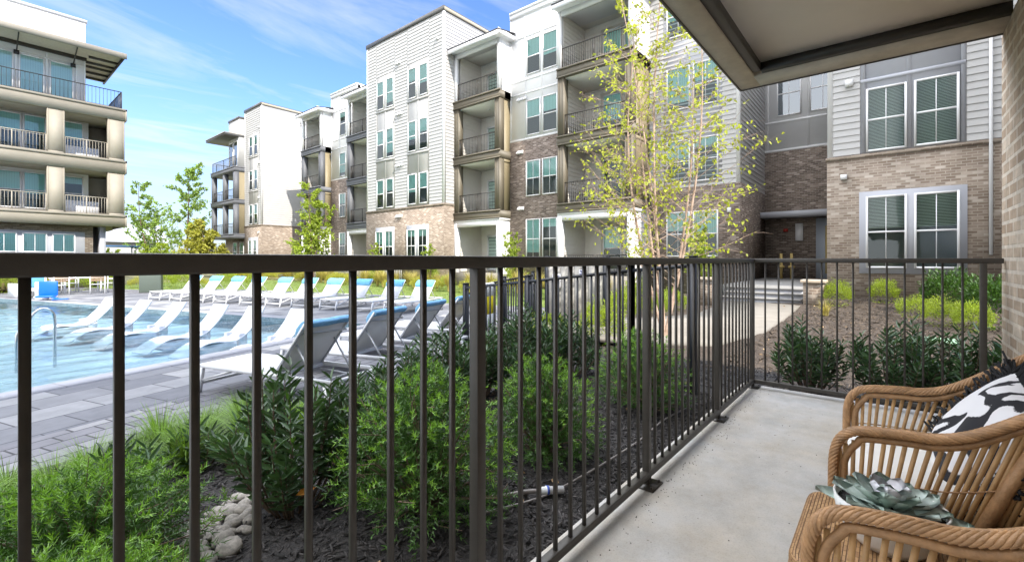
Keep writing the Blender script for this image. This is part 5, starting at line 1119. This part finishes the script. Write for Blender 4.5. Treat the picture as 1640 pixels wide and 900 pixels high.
for i, (x, y, s, lb) in enumerate(((.98, 4.35, 1.1, 'bright grass tuft on the bed edge behind the third picket'), (1.35, 4.45, 1.0, 'bright grass tuft leaning over the pavers'), (1.45, 4.0, 1.0, 'wispy grass tuft with arching blades left of the mulch patch'), (.55, 4.2, .9, 'grass tuft beside the second picket'), (.18, 4.3, .85, 'grass tuft near the left picket on the bed edge'), (1.3, 3.5, 1.0, 'fine grass tuft spilling over the dark mulch'), (.0, 3.75, 1.0, 'grass tuft at the left edge above the spreading yew'), (1.22, 3.1, .85, 'grass tuft just above the river rocks'), (1.62, 4.55, .8, 'farthest grass tuft by the small pavers'), (1.75, 3.75, .8, 'grass tuft beside the dark laurel'), (.75, 3.85, .95, 'grass tuft in the middle of the tufts, below the pavers'), (.98, 3.7, .9, 'lush grass tuft right of the middle one'), (.58, 3.6, .8, 'grass tuft touching the spreading yew'), (.82, 4.42, .8, 'small grass tuft right at the paver edge'), (1.12, 3.98, .95, 'grass tuft just left of the young laurel sprig'), (.36, 3.95, .85, 'grass tuft left of the bare mulch spot'))):
    plant('grass_tuft', lb, 'grass tuft', (x, y, zg(x, y) - .01), [('blades', TU[i % 3])], i, s, 'grass tufts along the pavers')
sm = laurel_geo(14, 9, .3, .14, 16)
for i, (x, y, lb) in enumerate(((1.02, 3.65, 'young laurel sprig among the grass tufts behind the third picket'), (1.18, 3.3, 'young laurel sprig with pale flower spike above the rocks'), (.62, 3.55, 'young laurel sprig beside the bare mulch patch'))):
    plant('laurel_sprig', lb, 'shrub', (x, y, zg(x, y)), list(zip(('foliage', 'young_leaves', 'stems'), sm)), i * 2., 1.1, 'small laurel sprigs')
ol = thing('fallen_leaf', 'single orange leaf caught in the dark laurel', 'leaf', (.93, 2.0, .04)); V_, F_ = leaves([(0, 0, 0)], [(.8, -.3, .2)], .085, .03); link('leaf_blade', lm('leaf_blade', V_, F_, 'orangeleaf'), ol)
# rocks
rm = [rawmesh('river_rock', *ball(60 + k), [M['rock']], smooth=True) for k in range(4)]
r4 = random.Random(9); spots = []
lbs = ['rounded grey river rock in the pile beside the dark laurel']
while len(spots) < 42:
    a, q = r4.uniform(0, 6.28), math.sqrt(r4.uniform(0, 1)); x, y = .77 + .15 * q * math.cos(a) + .12 * q * math.sin(a), 2.38 + .34 * q * math.sin(a); s = r4.uniform(.022, .052)
    if all((x - u) ** 2 + (y - v) ** 2 > (s + t_) ** 2 * .55 for u, v, t_ in spots):
        spots.append((x, y, s)); o = link('river_rock', rm[len(spots) % 4]); o.location = (x, y, zg(x, y) + s * .35); o.scale = (s * r4.uniform(1, 1.3), s, s * .72); o.rotation_euler = (r4.uniform(-.3, .3), r4.uniform(-.3, .3), r4.uniform(0, 6)); tag(o, lbs[0], 'rock', 'river rocks beside the laurel')
# mulch chips, near bed and sunny bed
def chips(name, m, n, fx, smin, smax, seed, dz=.006):
    g = np.random.default_rng(seed); V = np.zeros((n, 8, 3)); 
    for k in range(n):
        x, y = fx(g); z = zg(x, y) + dz + g.uniform(-.004, .01); l = g.uniform(smin, smax); w_ = l * g.uniform(.12, .32); a = g.uniform(0, 6.28); t_ = g.normal() * .35; h = w_ * .3
        ux = np.array([math.cos(a) * math.cos(t_), math.sin(a) * math.cos(t_), math.sin(t_)]); uy = np.array([-math.sin(a), math.cos(a), g.normal() * .3]); uz = np.cross(ux, uy)
        c = np.array([x, y, z]); V[k] = [c + ux * l * .5 * i + uy * w_ * .5 * j + uz * h * q for q in (-1, 1) for i, j in ((-1, -.6), (1, -.3), (1, .5), (-1, 1))]
    F = (np.arange(n)[:, None, None] * 8 + np.array([[4, 5, 6, 7], [0, 1, 5, 4], [1, 2, 6, 5], [2, 3, 7, 6], [3, 0, 4, 7]])).reshape(-1, 4)
    o = link(name, lm(name, V.reshape(-1, 3), F, m)); o['kind'] = 'stuff'; o['label'] = 'dark mulch chips covering the planting bed'; return o
chips('mulch_chips', 'mulchchip', 15000, lambda g: ((lambda u: (-.3 + 4.5 * u ** .8, 1.0 + 2.3 * g.uniform() ** 1.4))(g.uniform())), .012, .05, 71)
chips('mulch_chips', 'mulchchip', 3500, lambda g: (g.uniform(.2, 3.2), g.uniform(3.0, 4.8)), .012, .05, 74)
chips('mulch_chips', 'mulchchip', 3000, lambda g: (g.uniform(4.35, 6.2), g.uniform(-1.6, 2.6)), .015, .06, 72)['label'] = 'mulch chips beyond the right railing'
chips('mulch_chips', 'chipsun', 7000, lambda g: (g.uniform(5.6, 17), g.uniform(-4.0, 1.7)), .03, .10, 73)['label'] = 'sunlit mulch chips in front of the brick wing'
g_ = np.random.default_rng(5); n = 90; P = [(x, y, zg(x, y) + .012) for x, y in zip(g_.uniform(1.0, 16, n), np.where(g_.uniform(size=n) < .4, 1.1 + g_.uniform(0, 1.2, n), g_.uniform(-3, 1.5, n))) ]; P = [p for p in P if p[1] > 1.0 or p[0] > 4.5]
V_, F_ = leaves(P, g_.normal(size=(len(P), 3)) * [1, 1, .15], .05, .03); o = link('leaf_litter', lm('leaf_litter', V_, F_, 'litter')); o['kind'] = 'stuff'; o['label'] = 'dry leaves scattered on the mulch'
g_ = np.random.default_rng(15); n = 420; V_ = []; F_ = []
for k in range(n):
    x = g_.uniform(.2, 4.2); y = .83 - abs(g_.normal()) * .05 if k % 4 else g_.uniform(-.4, .8); r_ = g_.uniform(.0012, .0042); i0 = len(V_); V_ += [(x - r_, y, .0005), (x, y - r_ * .8, .0005), (x + r_, y, .0005), (x, y + r_, .0005), (x, y, r_ * 1.1)]; F_ += [(i0, i0 + 1, i0 + 4), (i0 + 1, i0 + 2, i0 + 4), (i0 + 2, i0 + 3, i0 + 4), (i0 + 3, i0, i0 + 4)]
o = link('grit', rawmesh('grit', V_, F_, [M['mulchchip']])); o['kind'] = 'stuff'; o['label'] = 'dark grit scattered on the balcony slab beside the railing'
# hose with connector, drip line
hz = thing('irrigation_hose', 'grey irrigation pipe with a white and blue coupling on the mulch', 'hose', (1.7, 1.35, -.1))
def onz(pts, dz): return [(x, y, zg(x, y) + dz) for x, y in pts]
MB().tube(crom(onz([(1.25, 1.75), (1.45, 1.62), (1.62, 1.46), (1.74, 1.36), (1.80, 1.31)], .03), 6), .011, 8).build('pipe', 'hose', hz, smooth=True)
e0, e1 = Vector((*onz([(1.79, 1.32)], .03)[0],)), Vector((*onz([(1.90, 1.245)], .03)[0],)); dd = e1 - e0
MB().tube([e0, e0 + dd * .3, e0 + dd * .31, e0 + dd * .45, e0 + dd * .46, e1], [.017, .017, .021, .021, .018, .018], 12).build('coupling', 'whiteplastic', hz); MB().tube([e0 + dd * .33, e0 + dd * .42], .0222, 12).build('blue_ring', 'blueband', hz)
dl = thing('drip_line', 'thin dark drip line lying along the mulch by the railing', 'drip line', (2, 1.3, -.1)); MB().tube(crom(onz([(1.2, 1.62), (1.7, 1.32), (2.1, 1.26), (2.7, 1.22), (3.3, 1.25), (4.0, 1.15)], .016), 8), .006, 6).build('line', 'hose', dl, smooth=True)
# lime green shrubs, dark one, grasses on the sunny side
GL = [globe_geo(41), globe_geo(42, .38, .7), globe_geo(43, .45, .65)]; GD = [globe_geo(44, .5, 1.0, 2600, 'laureltip', .08, .03)]; GG = [globe_geo(45, .45, .55, 1700, 'goldleaf', .05, .018)]
for i, (px_, py_, s, lb, gm) in enumerate(((15.35, 1.1, .88, 'round lime green shrub left of the lower windows', 0), (16.2, .12, .9, 'round lime green shrub below the gap between the lower windows', 1), (13.9, -.45, .72, 'loose lime green shrub in front of the lower right window', 2), (12.45, -.80, .74, 'lime green shrub in front of the dark bush', 0), (11.8, -1.18, .76, 'lime green shrub partly behind the railing end post', 1))):
    plant('lime_shrub', lb, 'shrub', (px_, py_, zg(px_, py_)), [('foliage', GL[gm])], i * 1.1, s, 'lime green shrubs by the brick wing')
for (x, y, lb) in ((15.0, -1.1, 'tall dark green shrub behind the lime shrubs under the right window'), (12.6, -1.6, 'dark green shrub by the wall end')): plant('dark_shrub', lb, 'shrub', (x, y, zg(x, y)), [('foliage', GD[0])], 0, 1.0)
ST = tuft_geo(34, 120, .35, 'strawgrass'); plant('grass_tuft', 'pale dry grass tuft at the foot of the stone pier', 'grass tuft', (12.9, 1.15, zg(12.9, 1.15)), [('blades', ST)], 0, 1.3)
for i, (x, y, s, lb) in enumerate(((7.2, 3.9, 1.0, 'lime shrub seen through the fence beside the grey gate'), (6.4, 4.5, .9, 'lime shrub low behind the long fence stretch'), (10.5, 5.2, 1.1, 'lime shrub beyond the walk near the birch'), (13.3, 6.0, 1.2, 'lime shrub beside the white ground floor post'), (12.0, 4.9, 1.0, 'lime shrub right of the birch stems'), (13.5, 5.0, 1.0, 'lime shrub next to the left stone pier'))):
    plant('lime_shrub', lb, 'shrub', (x, y, zg(x, y) - .05), [('foliage', GL[i % 3])], i, s, 'lime shrubs along the walk')
# planting behind the lawn: shrubs and grasses
r5 = random.Random(12); SG = [tuft_geo(200 + i, 300, .95, 'strawgrass', .014, .6) for i in range(3)]
for i in range(66):
    y = 8.5 + (i // 2) * 1.05 + r5.uniform(-.2, .2); x = (14.6 if i % 2 else 15.9) + r5.uniform(-.4, .4)
    k = r5.choice((0, 1, 1, 2)) if i % 2 == 0 else r5.choice((1, 1, 2))
    plant(('lime_shrub', 'straw_grass', 'gold_shrub')[k], ('lime green shrub in the sunny bed behind the lawn', 'straw coloured grass clump in the sunny bed behind the lawn', 'yellow shrub in the sunny bed behind the lawn')[k], ('shrub', 'grass clump', 'shrub')[k], (x, y, -.42), [(('foliage', 'blades', 'foliage')[k], (GL[i % 3], SG[i % 3], GG[0])[k])], i, r5.uniform(.95, 1.25), ('lime shrubs behind the lawn', 'grass clumps behind the lawn', 'yellow shrubs behind the lawn')[k])
for i, (x, y) in enumerate(((1.2, 32), (2.6, 32.2), (3.8, 32.1), (5.0, 32.4), (6.2, 32), (7.3, 31.5), (7.6, 29.6), (8.6, 30.5), (9.8, 29.5), (10.7, 28.3), (-.5, 31.5), (-1.6, 31.6), (.3, 30.6))):
    k = i % 3 != 1
    plant('lime_shrub' if k else 'gold_shrub', 'leafy lime shrub by the terrace beyond the pool' if k else 'golden shrub by the terrace beyond the pool', 'shrub', (x, y, -.5), [('foliage', GL[i % 3] if k else GG[0])], i, r5.uniform(1.0, 1.3), 'lime shrubs beyond the pool terrace' if k else 'golden shrubs beyond the pool terrace')
# trees
def tree_geo(seed, h, nst, spread, nbr, ntw, nleaf, L, W, m, bark='bark', r0=.04, low=.25, up=.9, conc=1.0):
    g = np.random.default_rng(seed); tr = MB(); br = MB(); P = []; D = []; tips = []
    for s in range(nst):
        a = g.uniform(0, 6.28) if nst > 1 else 0; ln = spread * (g.uniform(.10, .45) if nst > 1 else .05); hh = h * (1 if s == 0 else g.uniform(.6, .95)); w1, w2 = g.normal(size=2) * .03 * h
        f = lambda u: np.array([math.cos(a) * ln * u ** 1.2 + w1 * math.sin(3.1 * u), math.sin(a) * ln * u ** 1.2 + w2 * math.sin(2.6 * u), hh * u])
        tr.tube([tuple(f(u)) for u in np.linspace(0, 1, 12)], [r0 * (1 - .9 * u) + .003 for u in np.linspace(0, 1, 12)], 7, cap=False)
        for k in range(nbr):
            u = low + (1 - low) * (k + g.uniform()) / nbr; p = f(u); ba = g.uniform(0, 6.28); bl = spread * (1.05 - u * .75) * g.uniform(.4, .85); d = unit(np.array([math.cos(ba), math.sin(ba), up * g.uniform(.4, 1.3)])); e = p + d * bl; mid = (p + e) / 2 + np.array([0, 0, -.06 * bl]); 
            q = lambda v: p * (1 - v) ** 2 + 2 * mid * v * (1 - v) + e * v * v
            br.tube([tuple(q(v)) for v in (0, .33, .66, 1)], [r0 * .28 * (1 - .6 * u) + .002, .004, .003, .0015], 4, cap=False)
            for t_ in range(ntw):
                v = g.uniform(.25, 1); p2 = q(v); d2 = unit(d + g.normal(size=3) * .55); tl = bl * g.uniform(.15, .42); e2 = p2 + d2 * tl
                br.tube([tuple(p2), tuple((p2 + e2) / 2 + g.normal(size=3) * .01), tuple(e2)], [.003, .002, .001], 3, cap=False)
                for _ in range(nleaf):
                    if g.uniform() < conc: P.append(p2 + (e2 - p2) * g.uniform(.2, 1.05) + g.normal(size=3) * .02); D.append(unit(d2 * .4 + g.normal(size=3) * .6 + np.array([0, 0, -.55])))
    n = len(P); V, F = leaves(P, D, g.uniform(.7, 1.2, n) * L, g.uniform(.7, 1.1, n) * W, rg=g, fold=.15); return tr.mesh('trunk', M[bark], smooth=True), br.mesh('branches', M['birchbark' if bark == 'birchbark' else 'bark']), lm('crown', V, F, m)
def tree(name, label, loc, geo, rz=0, sc=1.0, group=None): return plant(name, label, 'tree', loc, list(zip(('trunk', 'branches', 'crown'), geo)), rz, sc, group)
tree('birch_tree', 'slender multi stemmed birch with sparse yellow green leaves beside the walk', (7.65, 2.95, -.3), tree_geo(51, 7.3, 6, 2.75, 28, 8, 7, .072, .045, 'birchleaf', 'birchbark', .025, .18, .8, .46), .4)
TY = tree_geo(52, 6.4, 4, 2.6, 20, 8, 9, .17, .10, 'lime', 'bark', .05, .10, 1.0)
tree('young_tree', 'bright yellow green tree in front of the far balconies', (15.2, 30.2, -.4), TY, 0)
for (x, y, s, lb) in ((16.2, 24.3, .38, 'small yellow sapling under the ground floor windows'), (16.4, 13.6, .42, 'small yellow sapling before the shaded brick recess'), (16.0, 19.0, .35, 'small lime sapling by the lit brick corner'), (15.8, 4.9, .4, 'small leafy sapling by the entry recess')): tree('sapling', lb, (x, y, -.35), TY, x, s, 'saplings along the building')
TG = tree_geo(53, 9.2, 1, 4.2, 44, 9, 9, .22, .14, 'treeleaf', 'bark', .11, .18, .9)
tree('green_tree', 'slim open green tree left of the far balconies, darker and taller', (15.0, 57.1, -.5), TG, 0, 1.2); tree('green_tree', 'paler open tree just left of the taller one against the sky', (13.2, 60.7, -.5), tree_geo(54, 8.2, 2, 4.0, 32, 7, 8, .22, .14, 'treeleaf', 'bark', .08, .2, .9), 2, 1.15)
GB = tree_geo(56, 4.4, 6, 2.3, 16, 9, 11, .20, .12, 'goldleaf', 'bark', .06, .08, 1.0); GB2 = tree_geo(57, 3.6, 6, 2.6, 15, 9, 11, .20, .12, 'lime', 'bark', .06, .06, .9)
for i, (x, y, s, lb, me) in enumerate(((14.0, 49, 1.2, 'rounded golden tree below the paler open tree', GB), (11.0, 50, .8, 'low yellow green tree next to the left block', GB2), (18.0, 54.8, .75, 'low golden tree under the far terrace block', GB), (15.6, 48, .6, 'small yellow tree at the foot of the taller green tree', GB), (8.6, 56, .7, 'yellow green tree behind the left block corner', GB2), (21, 66, .7, 'golden tree seen under the far balconies', GB))):
    tree('golden_tree', lb, (x, y, -.5), me, i, s, 'golden trees beyond the pool')
w_ = thing('far_warehouse', 'low pale grey roofed shed far off behind the golden trees', 'building', (10, 110, -.5)); MB().box(2, 24, 105, 120, -.5, 4.2).build('wall', 'siding', w_)
rf = MB(); rf.v += [(1, 104, 4.2), (25, 104, 4.2), (25, 112.5, 8), (1, 112.5, 8), (1, 121, 4.2), (25, 121, 4.2)]; rf.f += [(0, 1, 2, 3), (3, 2, 5, 4), (0, 3, 4), (1, 5, 2)]; rf.build('roof', 'roofgrey', w_)
bt = thing('blue_awning', 'blue tarpaulin awning half hidden by foliage beyond the pool', 'awning', (9.5, 62, -.5)); MB().prism([(6.5, 61), (12, 61), (12, 64), (6.5, 64)], 2.4, 2.5).build('awning_sheet', 'bluetarp', bt)
for x in (6.7, 11.8):
    for y in (61.2, 63.8): MB().box(x - .05, x + .05, y - .05, y + .05, -.5, 2.4).build('awning_post', 'frame', bt)
# lawn blades near the front of the lawn
g = np.random.default_rng(8); n = 9000; xs, yy = 14.2 + 8 * g.uniform(size=n), 33 * g.uniform(size=n); c, s_ = math.cos(PA), math.sin(PA)
P = np.stack([xs * c - yy * s_, xs * s_ + yy * c, -.50 + .012 * (xs - 14.2)], 1); V_, F_ = leaves(P, g.normal(size=(n, 3)) * [.4, .4, .1] + [0, 0, 1], .07, .02, 'needle'); o = link('lawn_grass', lm('lawn_grass', V_, F_, 'blade')); o['kind'] = 'stuff'; o['label'] = 'mown grass blades of the lawn'
